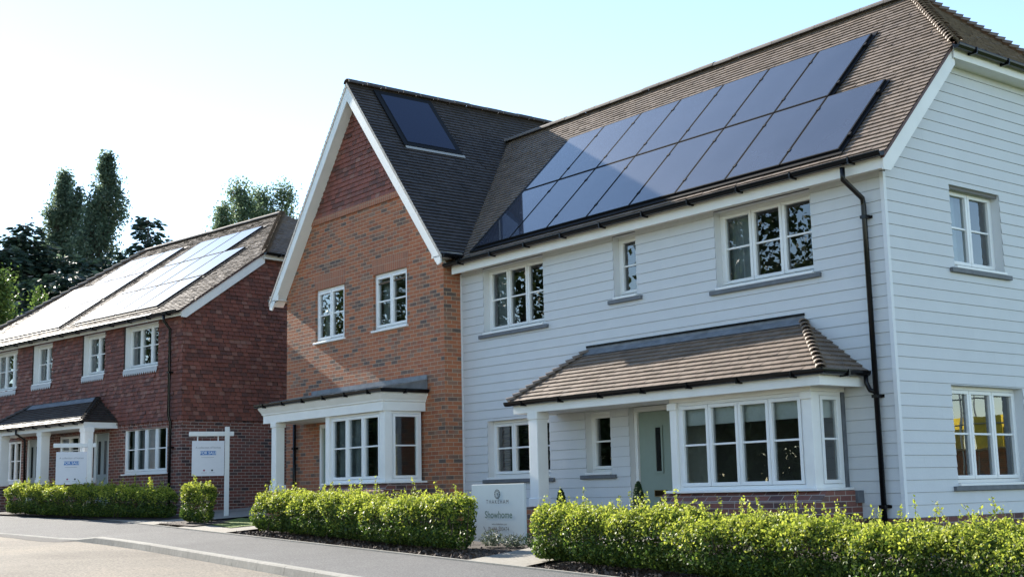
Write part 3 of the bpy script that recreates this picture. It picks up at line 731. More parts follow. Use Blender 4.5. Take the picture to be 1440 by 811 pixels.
m = MB(); sheet_with_holes(m, ff, TL, 0.0, ZT, 4.5, [h[:4] for h in up], c=.0); m.face([fE(0, ZT), fE(TD, ZT), fE(TD, 4.4), fE(TD - 2.2, 6.05), fE(2.2, 6.05), fE(0, 4.4)])
m.build('wall_core', ROOM, TH)
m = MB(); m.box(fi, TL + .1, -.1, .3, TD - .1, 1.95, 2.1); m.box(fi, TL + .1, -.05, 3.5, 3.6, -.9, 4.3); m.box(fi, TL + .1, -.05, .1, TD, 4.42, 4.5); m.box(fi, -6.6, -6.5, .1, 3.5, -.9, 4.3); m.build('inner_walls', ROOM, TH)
for h in up:
    wo = window(TH, ff, *h[:4], h[4], recess=.14, rev=WHITE, sill=.0, drape='curtain')
    a = MB(); n = max(4, int((h[1] - h[0]) / .1)); w = (h[1] - h[0]) / n
    pts = [(h[0], h[2] - .04)] + [(h[1], h[2] - .04)]
    for i in range(n):
        x = h[0] + i * w; a.prism(ff, [(x, h[2] - .04), (x, h[2] - .12), (x + w * .5, h[2] - .19), (x + w, h[2] - .12), (x + w, h[2] - .04)], .06, .066)
    a.build('lead_apron', plain('pale_lead', (.45, .46, .48), .5), wo)
for h in lowh:
    if h[4]: window(TH, ff, *h[:4], h[4], recess=.03, rev=BRICK_D, sill=.06, drape='net' if h[4] == 4 else None)
for h in (lowh[1], lowh[3]):
    m = MB(); m.box(ff, h[0], h[0] + .06, -.4, h[3], -.12, -.02); m.box(ff, h[1] - .06, h[1], -.4, h[3], -.12, -.02); m.box(ff, h[0] + .06, h[1] - .06, h[3] - .06, h[3], -.12, -.02); m.build('door_frame', WHITE, TH)
    m = MB(); m.box(ff, h[0] + .06, h[1] - .06, -.4, h[3] - .06, -.11, -.06); d3 = m.build('door', DOORG, TH)
    m = MB()
    for a in (.16, .46): m.box(ff, h[0] + a, h[0] + a + .12, .65, 1.5, -.06, -.055)
    m.build('door_pane', plain('dark_door_glass', (.02, .025, .03), .08), d3)
    m = MB(); m.box(ff, h[0] + .14, h[0] + .17, .40, .56, -.06, -.02); m.build('handle', CHROME, d3)
# left house roof
TK = .70; TEY, TEZ = -.24, 4.44; TRY = 4.85; TRZ = TEZ + TK * (TRY - TEY)
sl = V(0, TRY - TEY, TRZ - TEZ); LT = np.linalg.norm(sl); sl /= LT
ft = frame((0, TEY, TEZ), X, sl, np.cross(X, sl))
THZ = 6.13; tb = lambda y: (y - TEY) / (TRY - TEY) * LT; THY = TEY + (THZ - TEZ) / TK; hbT = tb(THY)
TXB, TXR, TLX, TLR = .20, -2.75, -13.4, -10.2
m = MB(); coursed(m, ft, 0, LT, .1, lambda b: TLX + (TLR - TLX) * b / LT, lambda b: TXB if b <= hbT else TXB - (TXB - TXR) * (b - hbT) / (LT - hbT), lip=.02, tw=.167, jit=.003)
m.face([ft(TLX, 0, -.006), ft(TXB, 0, -.006), ft(TXB, hbT, -.006), ft(TXR, LT, -.006), ft(TLR, LT, -.006)])
s2 = V(TXR - TXB - .04, 0, TRZ - THZ); L2 = np.linalg.norm(s2); s2 /= L2; n2 = np.cross(Y, s2)
fh = frame((TXB + .04, TRY, THZ), Y, s2, n2)
coursed(m, fh, 0, L2, .1, lambda b: -(TRY - THY) * (1 - b / L2), lambda b: (TRY - THY) * (1 - b / L2), lip=.02, tw=.167, jit=.003)
s2 = V(TLR - TLX, 0, TRZ - TEZ); L2 = np.linalg.norm(s2); s2 /= L2; n2 = np.cross(-Y, s2)
fh = frame((TLX, TRY, TEZ), -Y, s2, n2)
coursed(m, fh, 0, L2, .2, lambda b: -(TRY - TEY) * (1 - b / L2), lambda b: (TRY - TEY) * (1 - b / L2), lip=.02, jit=0)
slr = V(0, -(TRY - TEY), TRZ - TEZ); slr /= np.linalg.norm(slr); fr3 = frame((0, 2 * TRY - TEY, TEZ), -X, slr, np.cross(-X, slr))
m.face([fr3(-TXB, 0), fr3(-TLX, 0), fr3(-TLR, LT), fr3(-TXR, LT), fr3(-TXB, hbT)])
tro = m.build('roof', ROOF, TH)
ridge_run(tro, (TLR, TRY, TRZ), (TXR, TRY, TRZ), r=.12, seg=.46)
ridge_run(tro, (TXB + .04, THY, THZ + .02), (TXR, TRY, TRZ + .02), r=.09, seg=.13, name='hip_tiles', mat=ROOF, taper=.2, lift=.02)
ridge_run(tro, (TLX, TEY, TEZ + .02), (TLR, TRY, TRZ + .02), r=.10, seg=.3, name='hip_tiles', mat=RIDGE, taper=.1, lift=.02)
m = MB(); m.box(fi, TLX + .2, .12, -.17, -.145, 4.33, 4.47); m.box(fi, TXB - .02, TXB + .0, THY + .0, 2 * TRY - THY, 5.97, 6.10); m.build('fascia', WHITEP, TH)
m = MB(); m.box(fi, TLX + .2, .12, -.145, .0, 4.36, 4.375); m.box(fi, .0, TXB - .02, THY, 2 * TRY - THY, 5.98, 5.99); m.build('soffit', WHITEP, TH)
tl_ = lambda y: TEZ + TK * (y - TEY)
bp_ = [(TEY + .08, 4.29), (TEY + .22, 4.29), (THY + .05, tl_(THY + .05) - .30), (THY + .05, tl_(THY + .05) - .05), (TEY + .08, tl_(TEY + .08) - .05)]
for bp__ in (bp_, [(2 * TRY - a, b) for a, b in bp_]):
    m = MB(); m.prism(fE, bp__, .125, .15); m.build('bargeboard', WHITEP, TH)
m = MB(); m.prism(fE, [(TEY + .05, tl_(TEY + .05) - .05), (THY + .05, tl_(THY + .05) - .05), (THY + .05, tl_(THY + .05) - .004), (TEY + .05, tl_(TEY + .05) - .004)], .12, .185); m.build('verge', RUST, TH)
gutter(tro, [(TLX, TEY - .04, 4.435), (.18, TEY - .04, 4.435)], spacing=.9)
gutter(tro, [(TXB + .1, THY - .05, THZ - .02), (TXB + .1, 2 * TRY - THY, THZ - .02)], spacing=.9)
downpipe(TH, [(-.45, TEY - .04, 4.39), (-.45, TEY - .04, 4.25), (-.42, -.12, 4.05), (-.42, -.115, 1.95), (-.40, -.075, 1.8), (-.40, -.075, -1.0)], clips=[((-.42, -.115, 3.0), (0, -1, 0)), ((-.40, -.075, 1.2), (0, -1, 0))])
tv = [.12, 1.45, 2.78, 4.08]
PWT = 1.062
m = MB()
for x0, lo3, hi3 in ((-5.68, 0, 3), (-10.85, 1, 4)):
    m.box(ft, x0 - .08, x0 + 4 * PWT + .08, tb(tv[0]) - .05, tb(tv[2]), .024, .036); m.box(ft, x0 + lo3 * PWT - .08, x0 + hi3 * PWT + .08, tb(tv[2]), tb(tv[3]) + .07, .024, .036)
    m.box(ft, x0 + lo3 * PWT - .12 if lo3 == 0 else x0 - .12, x0 - .03 if lo3 == 0 else x0 - .03, tb(tv[0]), tb(tv[2]), .036, .06)
m.build('panel_tray', PFRAME, tro)
m = MB(); m.face([ft(-11.2, .02, .035), ft(-1.2, .02, .035), ft(-1.2, .12, .03), ft(-11.2, .12, .03)]); m.build('eaves_flashing', plain('grey_flashing', (.42, .42, .41), .5), tro)
for x0, lo3, hi3 in ((-5.68, 0, 3), (-10.85, 1, 4)):
    for r_ in range(3):
        for c_ in range(4):
            if r_ == 2 and not (lo3 <= c_ < hi3): continue
            solar_panel(TH, ft, x0 + c_ * PWT, x0 + (c_ + 1) * PWT, tb(tv[r_]), tb(tv[r_ + 1]), gap=.03)
# left house porch
QX0, QX1, SX0, SX1, QY, QZ0, QZ1 = -8.75, -2.95, -7.75, -4.0, -1.0, 1.95, 2.63
m = MB(); m.box(fi, QX0 + .1, QX1 - .08, -.93, -.01, 1.80, 1.815); m.build('porch_soffit', WHITEP, TH)
m = MB(); m.box(fi, QX0 + .08, QX1 - .05, -.955, -.93, 1.78, 1.93); m.box(fi, QX1 - .075, QX1 - .05, -.93, -.015, 1.78, 1.93); m.box(fi, QX0 + .08, QX0 + .105, -.93, -.015, 1.78, 1.93); m.build('porch_fascia', WHITEP, TH)
sl = V(0, -QY, QZ1 - QZ0); Lp = np.linalg.norm(sl); sl /= Lp; fp = frame((0, QY, QZ0), X, sl, np.cross(X, sl))
m = MB(); coursed(m, fp, 0, Lp, .105, lambda z: QX0 + (SX0 - QX0) * z / Lp, lambda z: QX1 - (QX1 - SX1) * z / Lp, lip=.022, tw=.17, jit=.0025)
for sx, x0, x1 in ((1, QX1, SX1), (-1, QX0, SX0)):
    s2 = V(x1 - x0, 0, QZ1 - QZ0); L2 = np.linalg.norm(s2); s2 /= L2; t2 = Y * sx; n2 = np.cross(t2, s2); f2 = frame((x0, 0, QZ0), t2, s2, n2)
    coursed(m, f2, 0, L2, .115, (lambda z: QY * (1 - z / L2)) if sx > 0 else 0.0, 0.0 if sx > 0 else (lambda z: -QY * (1 - z / L2)), lip=.022, tw=.17, jit=.0025)
qo = m.build('porch_roof', ROOF_SHADED, TH)  # porch roof shares the tile copy that has shade in its colour
ridge_run(qo, (QX1, QY, QZ0), (SX1, -.02, QZ1), r=.07, seg=.13, name='hip_tiles', mat=ROOF_SHADED, taper=.2, lift=.02)
ridge_run(qo, (QX0, QY, QZ0), (SX0, -.02, QZ1), r=.07, seg=.13, name='hip_tiles', mat=ROOF_SHADED, taper=.2, lift=.02)
m = MB(); m.prism(frame((0, 0, 0), Y, Z, X), [(-.2, QZ1 - .11), (-.03, QZ1 + .03), (-.03, QZ1 + .07), (-.005, QZ1 + .07), (-.005, QZ1 - .05)], SX0, SX1); m.build('flashing', LEAD, qo)
gutter(qo, [(QX0 - .03, QY - .03, QZ0 - .01), (QX1 + .03, QY - .03, QZ0 - .01)], spacing=.7)
for x in (-3.2, -5.52, -7.9):
    m = MB(); m.box(fi, x, x + .24, -.93, -.69, .45, 1.80); m.box(fi, x - .02, x + .26, -.95, -.67, .42, .55); m.box(fi, x - .015, x + .255, -.945, -.675, 1.68, 1.801); m.build('porch_column', WHITEP, TH, bevel=.01)
    m = MB(); m.box(fi, x - .06, x + .30, -.99, -.63, -1, .418); m.build('porch_pier', BRICK_D, TH)
downpipe(TH, [(-6.55, QY - .03, QZ0 - .05), (-6.55, QY - .03, QZ0 - .16), (-6.5, -.80, QZ0 - .32), (-6.5, -.75, -.5)], r=.032)

# ================================================================== GROUND, ROAD, PAVEMENT
def strip(name, xs, fa, fb, za, zb, mat, n=3, amp=0.0, kind='structure'):
    m = MB(); rows = []
    for x in xs:
        a, b = fa(x), fb(x); r = []
        for i in range(n + 1):
            t = i / n; y = a + (b - a) * t; z = za(x) + (zb(x) - za(x)) * t
            if amp and 0 < i < n: z += random.uniform(-amp, amp)
            r.append((x, y, z))
        rows.append(r)
    w = n + 1
    m.v = [p for r in rows for p in r]
    for i in range(len(rows) - 1):
        for j in range(n): m.f.append((i * w + j, i * w + w + j, i * w + w + j + 1, i * w + j + 1)); m.m.append(0)
    o = m.build(name, mat, smooth=True); o['kind'] = kind; return o
xs = sorted(set(np.concatenate([np.arange(-44, 46, 1.0), np.arange(-6, -3.5, .25)])))
FAR = [-400, -150, -80] ; FARR = [80, 150, 400]
m = MB(); gx = [-900, -300, -120, -60] + list(range(-44, 46, 4)) + [70, 150, 400, 900]; gy = [-900, -250, -80, -40, -20, -14, -6, 0, 8, 20, 50, 120, 300, 900]
m.v = [(x, y, G(x) - .28) for x in gx for y in gy]; w = len(gy)
for i in range(len(gx) - 1):
    for j in range(w - 1): m.f.append((i * w + j, i * w + w + j, i * w + w + j + 1, i * w + j + 1)); m.m.append(0)
m.build('ground', GRASSM)['kind'] = 'structure'
strip('road', xs, lambda x: yk(x) - 7.2, lambda x: yk(x) - .06, lambda x: G(x) - .16, lambda x: G(x) - .145, ROAD)
strip('road_patch', [x for x in xs if -26 < x < -4.9], lambda x: yk(x) - .52 + .07 * math.sin(x * 2.3) + .04 * math.sin(x * 6.1), lambda x: yk(x) - .04, lambda x: G(x) - .143, lambda x: G(x) - .138, plain('dark_tarmac_patch', (.045, .043, .041), .95, noise=.4, nscale=18, bump=1.0, bscale=50))
strip('pavement', xs, yk, ye, lambda x: G(x) - .035, lambda x: G(x), TAR, n=4)
strip('far_pavement', xs, lambda x: yk(x) - 11.5, lambda x: yk(x) - 7.35, lambda x: G(x) - .02, lambda x: G(x) - .05, TAR, n=4)
def kerb_run(name, yf, top, drop, xs_, L=.92, flip=1):
    m = MB(); x = xs_[0]
    while x < xs_[1]:
        a, b = x + .004, x + L - .004
        pa, pb = (a, yf(a)), (b, yf(b)); t = V(pb[0] - pa[0], pb[1] - pa[1], 0); t /= np.linalg.norm(t)
        i = len(m.v)
        for (px, py) in (pa, pb):
            u_ = drop(px); zt = top(px); q = V(px, py, 0); s = V(t[1], -t[0], 0) * flip
            prof = [(-.125, zt - .3), (-.125, zt), (-.018, zt), (0, zt - .018), (.02, zt - u_ - .05), (.02, zt - .3)]
            z0 = zt - (.115 - u_) * 0
            for d, z in prof: m.v.append(tuple(q + s * d + Z * z))
        for j in range(6):
            j2 = (j + 1) % 6; m.f.append((i + j, i + j2, i + 6 + j2, i + 6 + j)); m.m.append(0)
        m.f.append(tuple(i + j for j in range(6))[::-1]); m.f.append(tuple(i + 6 + j for j in range(6))); m.m += [0, 0]
        x += L
    o = m.build(name, KERB); o['kind'] = 'structure'; return o
# kerb top follows the pavement; where it is dropped the pavement falls with it
kerb_run('kerb', lambda x: yk(x) - .03, lambda x: G(x) - .03 - (.115 - kdrop(x)), kdrop, (-40, 40))
bpy.data.objects['pavement'].data.vertices.foreach_get
pm = bpy.data.objects['pavement'].data
for v_ in pm.vertices:
    t = (v_.co.y - yk(v_.co.x)) / (ye(v_.co.x) - yk(v_.co.x))
    v_.co.z -= (.115 - kdrop(v_.co.x)) * max(0, 1 - t * 1.6)
kerb_run('far_kerb', lambda x: yk(x) - 7.25, lambda x: G(x) - .04, lambda x: .11, (-40, 40), flip=-1)
def edging(x): return ye(x) + .03
m = MB(); x = -25.0
while x < 20:
    a, b = x + .003, x + .912
    fr = frame((0, 0, 0), X, Y, Z)
    pts = [(a, ye(a) - .02), (b, ye(b) - .02), (b, ye(b) + .035), (a, ye(a) + .035)]
    i = len(m.v)
    for z in (-.2, .022): m.v += [(px, py, G(px) + z) for px, py in pts]
    for f in ((4, 5, 6, 7), (0, 1, 5, 4), (1, 2, 6, 5), (2, 3, 7, 6), (3, 0, 4, 7)): m.f.append(tuple(i + q for q in f)); m.m.append(0)
    x += .915
m.build('pavement_edging', KERB)['kind'] = 'structure'
# garden soil from the edging to the houses, lumpy
def patch(name, x0, x1, y0f, y1f, dz, mat, nx, ny, amp=0.0, kind='structure'):
    m = MB(); w = ny + 1
    for i in range(nx + 1):
        x = x0 + (x1 - x0) * i / nx
        for j in range(ny + 1):
            y = y0f(x) + (y1f(x) - y0f(x)) * j / ny
            a = amp if 0 < j < ny else amp * .2
            m.v.append((x + random.uniform(-1, 1) * .0, y, garden_z(x, y) + dz + random.uniform(-a, a)))
    for i in range(nx):
        for j in range(ny): m.f.append((i * w + j, i * w + w + j, i * w + w + j + 1, i * w + j + 1)); m.m.append(0)
    o = m.build(name, mat); o['kind'] = kind; return o
patch('garden_soil', -24, 18, lambda x: ye(x) + .036, lambda x: 2.5, -.02, SOIL, 260, 40, .012)
def poly_patch(name, pts, dz, mat, kind='structure'):
    # dense enough to follow the slope
    m = MB(); (a, b, c, d) = [np.array(p, float) for p in pts]; n = 14; w = n + 1
    for i in range(n + 1):
        for j in range(n + 1):
            s, t = i / n, j / n; p = (a * (1 - s) + b * s) * (1 - t) + (d * (1 - s) + c * s) * t
            m.v.append((p[0], p[1], garden_z(p[0], p[1]) + dz))
    for i in range(n):
        for j in range(n): m.f.append((i * w + j, i * w + w + j, i * w + w + j + 1, i * w + j + 1)); m.m.append(0)
    o = m.build(name, mat); o['kind'] = kind; return o
poly_patch('garden_path', [(5.42, ye(5.42) + .04), (6.72, ye(6.72) + .04), (5.75, -.6), (4.4, -.6)], .018, PAVE)
poly_patch('driveway', [(-12.6, ye(-12.6) + .04), (-7.0, ye(-7.0) + .04), (-6.2, 5.0), (-9.3, 5.0)], .018, PAVE)
poly_patch('brick_house_path', [(-5.55, ye(-5.55) + .04), (-3.0, ye(-3.0) + .04), (-3.4, -.6), (-5.4, -.6)], .018, PAVE)
_c, _s = math.cos(PHI), math.sin(PHI)
poly_patch('hedge_bed', [(-9.74 + u * _c - v * _s, -1.19 + u * _s + v * _c) for u, v in ((-6.5, -1.95), (1.5, -1.45), (1.5, -.3), (-7.2, -.1))], .035, SOIL)
poly_patch('shrub_bed', [(-6.9, -2.95), (-5.2, -2.95), (-5.2, -2.1), (-6.9, -2.1)], .04, SOIL)
poly_patch('lawn', [(-5.2, -2.55), (-3.9, -2.75), (-3.9, -1.3), (-6.4, -1.3)], .030, LAWN)
poly_patch('side_lawn', [(-24, ye(-24) + .3), (-19.5, ye(-19.5) + .3), (-19.5, 1), (-24, 1)], .03, LAWN)

# ------------------------------------------------------------------ foliage
def leaf_quads(c, size, aspect=.55, out=None, outw=0.0, jitter=.35):
    n = len(c); d = rng.normal(size=(n, 3))
    if out is not None: d = d / np.linalg.norm(d, axis=1)[:, None] * (1 - outw) + out * outw
    nrm = d / (np.linalg.norm(d, axis=1)[:, None] + 1e-9)
    t = rng.normal(size=(n, 3)); t -= nrm * np.sum(t * nrm, 1)[:, None]; t /= np.linalg.norm(t, axis=1)[:, None]
    b = np.cross(nrm, t)
    s = (np.asarray(size) * rng.uniform(1 - jitter, 1 + jitter, n))[:, None]
    l, w = t * s * .5, b * s * aspect * .5
    fold = nrm * s * .08
    return np.stack([c - l, c + w - l * .1 + fold, c + l, c - w - l * .1 + fold], 1)
HLEAF = leaf('hedge_leaf', [(0, (.022, .05, .010)), (.4, (.055, .105, .017)), (.75, (.11, .175, .025)), (1, (.21, .26, .05))], trans=.45)
HTIP = leaf('hedge_new_leaf', [(0, (.22, .28, .03)), (.5, (.35, .40, .05)), (1, (.48, .50, .08))], trans=.5)
STEM = plain('brown_stem', (.06, .04, .025), .9)
def hedge(name, label, pts, width, height, density, lsize, label_cat='hedge', group=None, bumps=1.2, lean=.0, shoots=10, tipfrac=.28):
    """pts: plan polyline of the centre line."""
    pts = np.array(pts, float); seg = np.linalg.norm(np.diff(pts, axis=0), axis=1); Ltot = seg.sum(); cum = np.concatenate([[0], np.cumsum(seg)])
    def at(s):
        s = np.clip(s, 0, Ltot); i = np.clip(np.searchsorted(cum, s, side='right') - 1, 0, len(seg) - 1); t = (s - cum[i]) / seg[i]
        return pts[i] + (pts[i + 1] - pts[i]) * t[:, None], (pts[i + 1] - pts[i]) / seg[i][:, None]
    o = empty(name, (0, 0, 0), label, label_cat, group)
    nb = max(1, int(round(Ltot / bumps))); ph = rng.uniform(0, 6.28, 6)
    bs = (np.arange(nb) + .5 + rng.uniform(-.2, .2, nb)) / nb * Ltot; bh = rng.uniform(.86, 1.06, nb); bwid = rng.uniform(.85, 1.12, nb)
    def prof(s):
        d = np.abs(s[:, None] - bs[None]); i = d.argmin(1); dd = d[np.arange(len(s)), i] / (Ltot / nb)
        dd = np.minimum(dd, .75); h = bh[i] * (1 - .28 * dd ** 2) + .035 * np.sin(s * 31 + ph[5]) + .03 * np.sin(s * 47 + ph[2]) + .03 * np.sin(s * 7 + ph[0]) + .02 * np.sin(s * 17 + ph[1]); w = bwid[i] * (1 - .22 * dd ** 2) + .05 * np.sin(s * 9 + ph[2])
        e = np.minimum(s, Ltot - s) / (width * .45); e = np.clip(e, 0, 1); ef = np.sqrt(1 - (1 - e) ** 2)
        return h * height * (.72 + .28 * ef), w * width * .5 * (.35 + .65 * ef)
    area = Ltot * (2 * height + width); n = int(area * density)
    s = rng.uniform(0, Ltot, n); th = rng.uniform(-math.pi * .5, math.pi * 1.5, n)
    h, w = prof(s)
    # superellipse section, sampled as a thick shell
    r = 1 - np.abs(rng.normal(0, .22, n)); r = np.clip(r, .1, 1.08)
    ct, st = np.cos(th), np.sin(th); ex = .55
    a = np.sign(ct) * np.abs(ct) ** ex * w * r; z = (h * .54) + np.sign(st) * np.abs(st) ** ex * h * .46 * r
    # narrower near the ground
    a *= .72 + .28 * np.clip(z / (h * .55), 0, 1)
    lump = .09 * (np.sin(s * 5.3 + ph[3] + z * 6) + np.sin(z * 11 + s * 3.1 + ph[4])); a *= 1 + lump
    p, t = at(s); nrm = np.stack([-t[:, 1], t[:, 0]], 1); xy = p + nrm * a[:, None] + rng.normal(0, .015, (n, 2))
    gz_ = np.array([garden_z(x_, y_) for x_, y_ in xy])
    c = np.stack([xy[:, 0], xy[:, 1], gz_ + z], 1)
    outd = np.stack([nrm[:, 0] * a / (w + .01), nrm[:, 1] * a / (w + .01), (z - h * .5) / (h * .5) * .9 + .25], 1); outd /= np.linalg.norm(outd, axis=1)[:, None] + 1e-6
    tipp = np.clip((z / h - .45) / .55, 0, 1) * np.clip((r - .7) / .3, 0, 1)
    tip = rng.uniform(size=n) < tipfrac * 4.2 * tipp + .03
    quads_object('foliage', leaf_quads(c[~tip], lsize, out=outd[~tip], outw=.45), HLEAF, o)
    ct_ = c[tip]; 
    # shoots
    ns = int(shoots * Ltot); ss = rng.uniform(.1, Ltot - .1, ns); hh, ww = prof(ss); off = rng.uniform(-.85, .85, ns); pp, tt = at(ss); nn = np.stack([-tt[:, 1], tt[:, 0]], 1)
    Ls = np.abs(rng.normal(.06, .085, ns)) + .03; extra = []; st_mb = MB()
    for k in range(ns):
        q = pp[k] + nn[k] * off[k] * ww[k]; base = np.array([q[0], q[1], garden_z(q[0], q[1]) + hh[k] * (.97 - .25 * off[k] ** 4) - .03]); d = np.array([rng.normal(0, .25), rng.normal(0, .25), 1.0]); d /= np.linalg.norm(d)
        m_ = max(5, int(Ls[k] / .009)); ts = np.linspace(0, 1, m_)
        extra.append(base + d * (ts * (Ls[k] + .05))[:, None] + rng.normal(0, .012, (m_, 3)))
        if Ls[k] > .12: st_mb.tube([base, base + d * (Ls[k] + .05)], [.003, .0015], 4)
    ct_ = np.concatenate([ct_] + extra) if extra else ct_
    ot = np.tile(np.array([0, 0, 1.0]), (len(ct_), 1))
    quads_object('new_growth', leaf_quads(ct_, lsize * .9, out=ot, outw=.25), HTIP, o)
    for k in range(int(Ltot / .16)):
        s_ = np.array([rng.uniform(.1, max(.11, Ltot - .1))]); p_, t_ = at(s_); x_, y_ = p_[0] + rng.normal(0, width * .12, 2); g_ = garden_z(x_, y_)
        a_ = rng.uniform(0, 6.28); l_ = height * rng.uniform(.5, .8); sp = width * .3
        st_mb.tube([(x_, y_, g_ - .05), (x_ + math.cos(a_) * sp * .4, y_ + math.sin(a_) * sp * .4, g_ + l_ * .5), (x_ + math.cos(a_) * sp, y_ + math.sin(a_) * sp, g_ + l_)], [.012, .008, .004], 5)
    if st_mb.v: st_mb.build('stems', STEM, o)
    return o
hx = np.arange(6.42, 17.1, .5)
hedge('hedge', 'long bright green hedge below the wide bay and the grey end wall', [(x, ye(x) + .62) for x in hx], .88, .70, 6600, .040, bumps=.9, shoots=32)
hedge('hedge', 'clipped yellow-green hedge in front of the orange brick bay window', [(x, ye(x) + .62) for x in np.linspace(-2.35, 4.38, 15)], .85, .76, 5000, .043, bumps=.85, shoots=24)
def tw(u, v): 
    c, s = math.cos(PHI), math.sin(PHI); return (-9.74 + u * c - v * s, -1.19 + u * s + v * c)
hedge('hedge', 'low green hedge beneath the porch of the dark red tile-hung house', [tw(u, -1.45 + .45 * max(0, (u + 2.5) / 3.7)) for u in np.linspace(-5.6, 1.2, 16)], .8, .76, 3000, .050, bumps=1.0, shoots=14)
hedge('shrub', 'single rounded yellow-green shrub beside the white sign post', [(-6.36, -2.42), (-5.66, -2.46)], .86, .90, 3400, .05, label_cat='shrub', bumps=2, shoots=30)

# small cone conifers and border plants
CONE = leaf('dark_conifer_leaf', [(0, (.012, .03, .010)), (.6, (.025, .055, .016)), (1, (.05, .09, .025))], trans=.2)
def topiary(x, y, h, r, label):
    o = empty('cone_conifer', (0, 0, 0), label, 'shrub', 'small cone conifers by the porch')
    n = 2600; z = rng.uniform(0, 1, n) ** .8; a = rng.uniform(0, 6.28, n); rr = r * np.sqrt(1 - z ** 1.6) * np.clip(z * 6 + .3, 0, 1) * (1 - np.abs(rng.normal(0, .13, n)))
    b = garden_z(x, y); c = np.stack([x + rr * np.cos(a), y + rr * np.sin(a), b + .06 + z * (h - .06)], 1)
    q = leaf_quads(c, .04, aspect=.35); quads_object('foliage', q, CONE, o)
    m = MB(); m.tube([(x, y, b - .05), (x, y, b + h * .9)], [.015, .005], 5); m.build('stem', STEM, o)
topiary(4.44, -1.45, .74, .11, 'dark cone conifer rising above the hedge just right of the white porch column')
topiary(6.10, -1.45, .86, .12, 'dark green cone conifer in front of the sage green door')
SAGE = leaf('sage_leaf', [(0, (.05, .075, .04)), (.6, (.10, .13, .08)), (1, (.15, .18, .12))], trans=.3)
def tuft(x, y, r, h, label, mat):
    o = empty('border_plant', (0, 0, 0), label, 'plant', 'border plants below the white board')
    n = 520; a = rng.uniform(0, 6.28, n); t = rng.uniform(0, 1, n); rr = r * np.sqrt(rng.uniform(0, 1, n)); b = garden_z(x, y)
    c = np.stack([x + rr * np.cos(a) * (.5 + .5 * t), y + rr * np.sin(a) * (.5 + .5 * t), b + t * h * (1.05 - (rr / r) ** 2 * .6)], 1)
    quads_object('foliage', leaf_quads(c, .045, aspect=.3), mat, o)
    m = MB()
    for k in range(12):
        aa = rng.uniform(0, 6.28); m.tube([(x, y, b), (x + math.cos(aa) * r * .6, y + math.sin(aa) * r * .6, b + h * rng.uniform(.8, 1.3))], [.004, .002], 4)
    m.build('stems', STEM, o)
tuft(4.05, -2.45, .22, .22, 'pale sage border plant growing against the left foot of the white board', SAGE)
tuft(4.50, -2.40, .24, .17, 'low green border plant at the middle of the white board', SAGE)
tuft(4.92, -2.35, .20, .26, 'taller dark border plant at the right foot of the white board', CONE)
# bark chips on the beds (uncountable)
n = 9000; x = rng.uniform(-14, 16, n); y = np.array([ye(v) for v in x]) + .05 + np.abs(rng.normal(0, .45, n))
keep = ~((x > 5.2) & (x < 6.9)) & ~((x < -2.7) & (x > -12.3) & ~((x > -7.0) & (x < -5.7) & (y > -2.9)))
x, y = x[keep], y[keep]; c = np.stack([x, y, np.array([garden_z(a, b) for a, b in zip(x, y)]) + rng.uniform(-.01, .035, len(x))], 1)
tag(quads_object('bark_mulch', leaf_quads(c, .055, aspect=.55), CHIP), 'dark bark mulch over the planting beds', 'mulch', kind='stuff')

# ------------------------------------------------------------------ trees
BARK = plain('bark', (.09, .075, .06), .95, noise=.4, nscale=6, bump=.5, bscale=20)
POP = leaf('poplar_leaf', [(0, (.075, .115, .075)), (.5, (.12, .17, .11)), (1, (.19, .23, .16))], trans=.68, namt=.3, nscale=.3)
BIRCH = leaf('birch_leaf', [(0, (.085, .13, .075)), (.5, (.13, .185, .105)), (1, (.18, .23, .14))], trans=.68, namt=.3, nscale=.3)
OAK = leaf('oak_leaf', [(0, (.03, .05, .015)), (.5, (.05, .08, .022)), (1, (.09, .12, .035))], trans=.3, namt=.3, nscale=.3)
CEDAR = leaf('cedar_needles', [(0, (.014, .03, .021)), (.6, (.026, .052, .034)), (1, (.05, .08, .052))], trans=.2, namt=.3, nscale=.4)
LIME = leaf('bright_bush_leaf', [(0, (.05, .09, .02)), (.5, (.09, .15, .03)), (1, (.15, .21, .05))], trans=.45, namt=.3, nscale=.5)
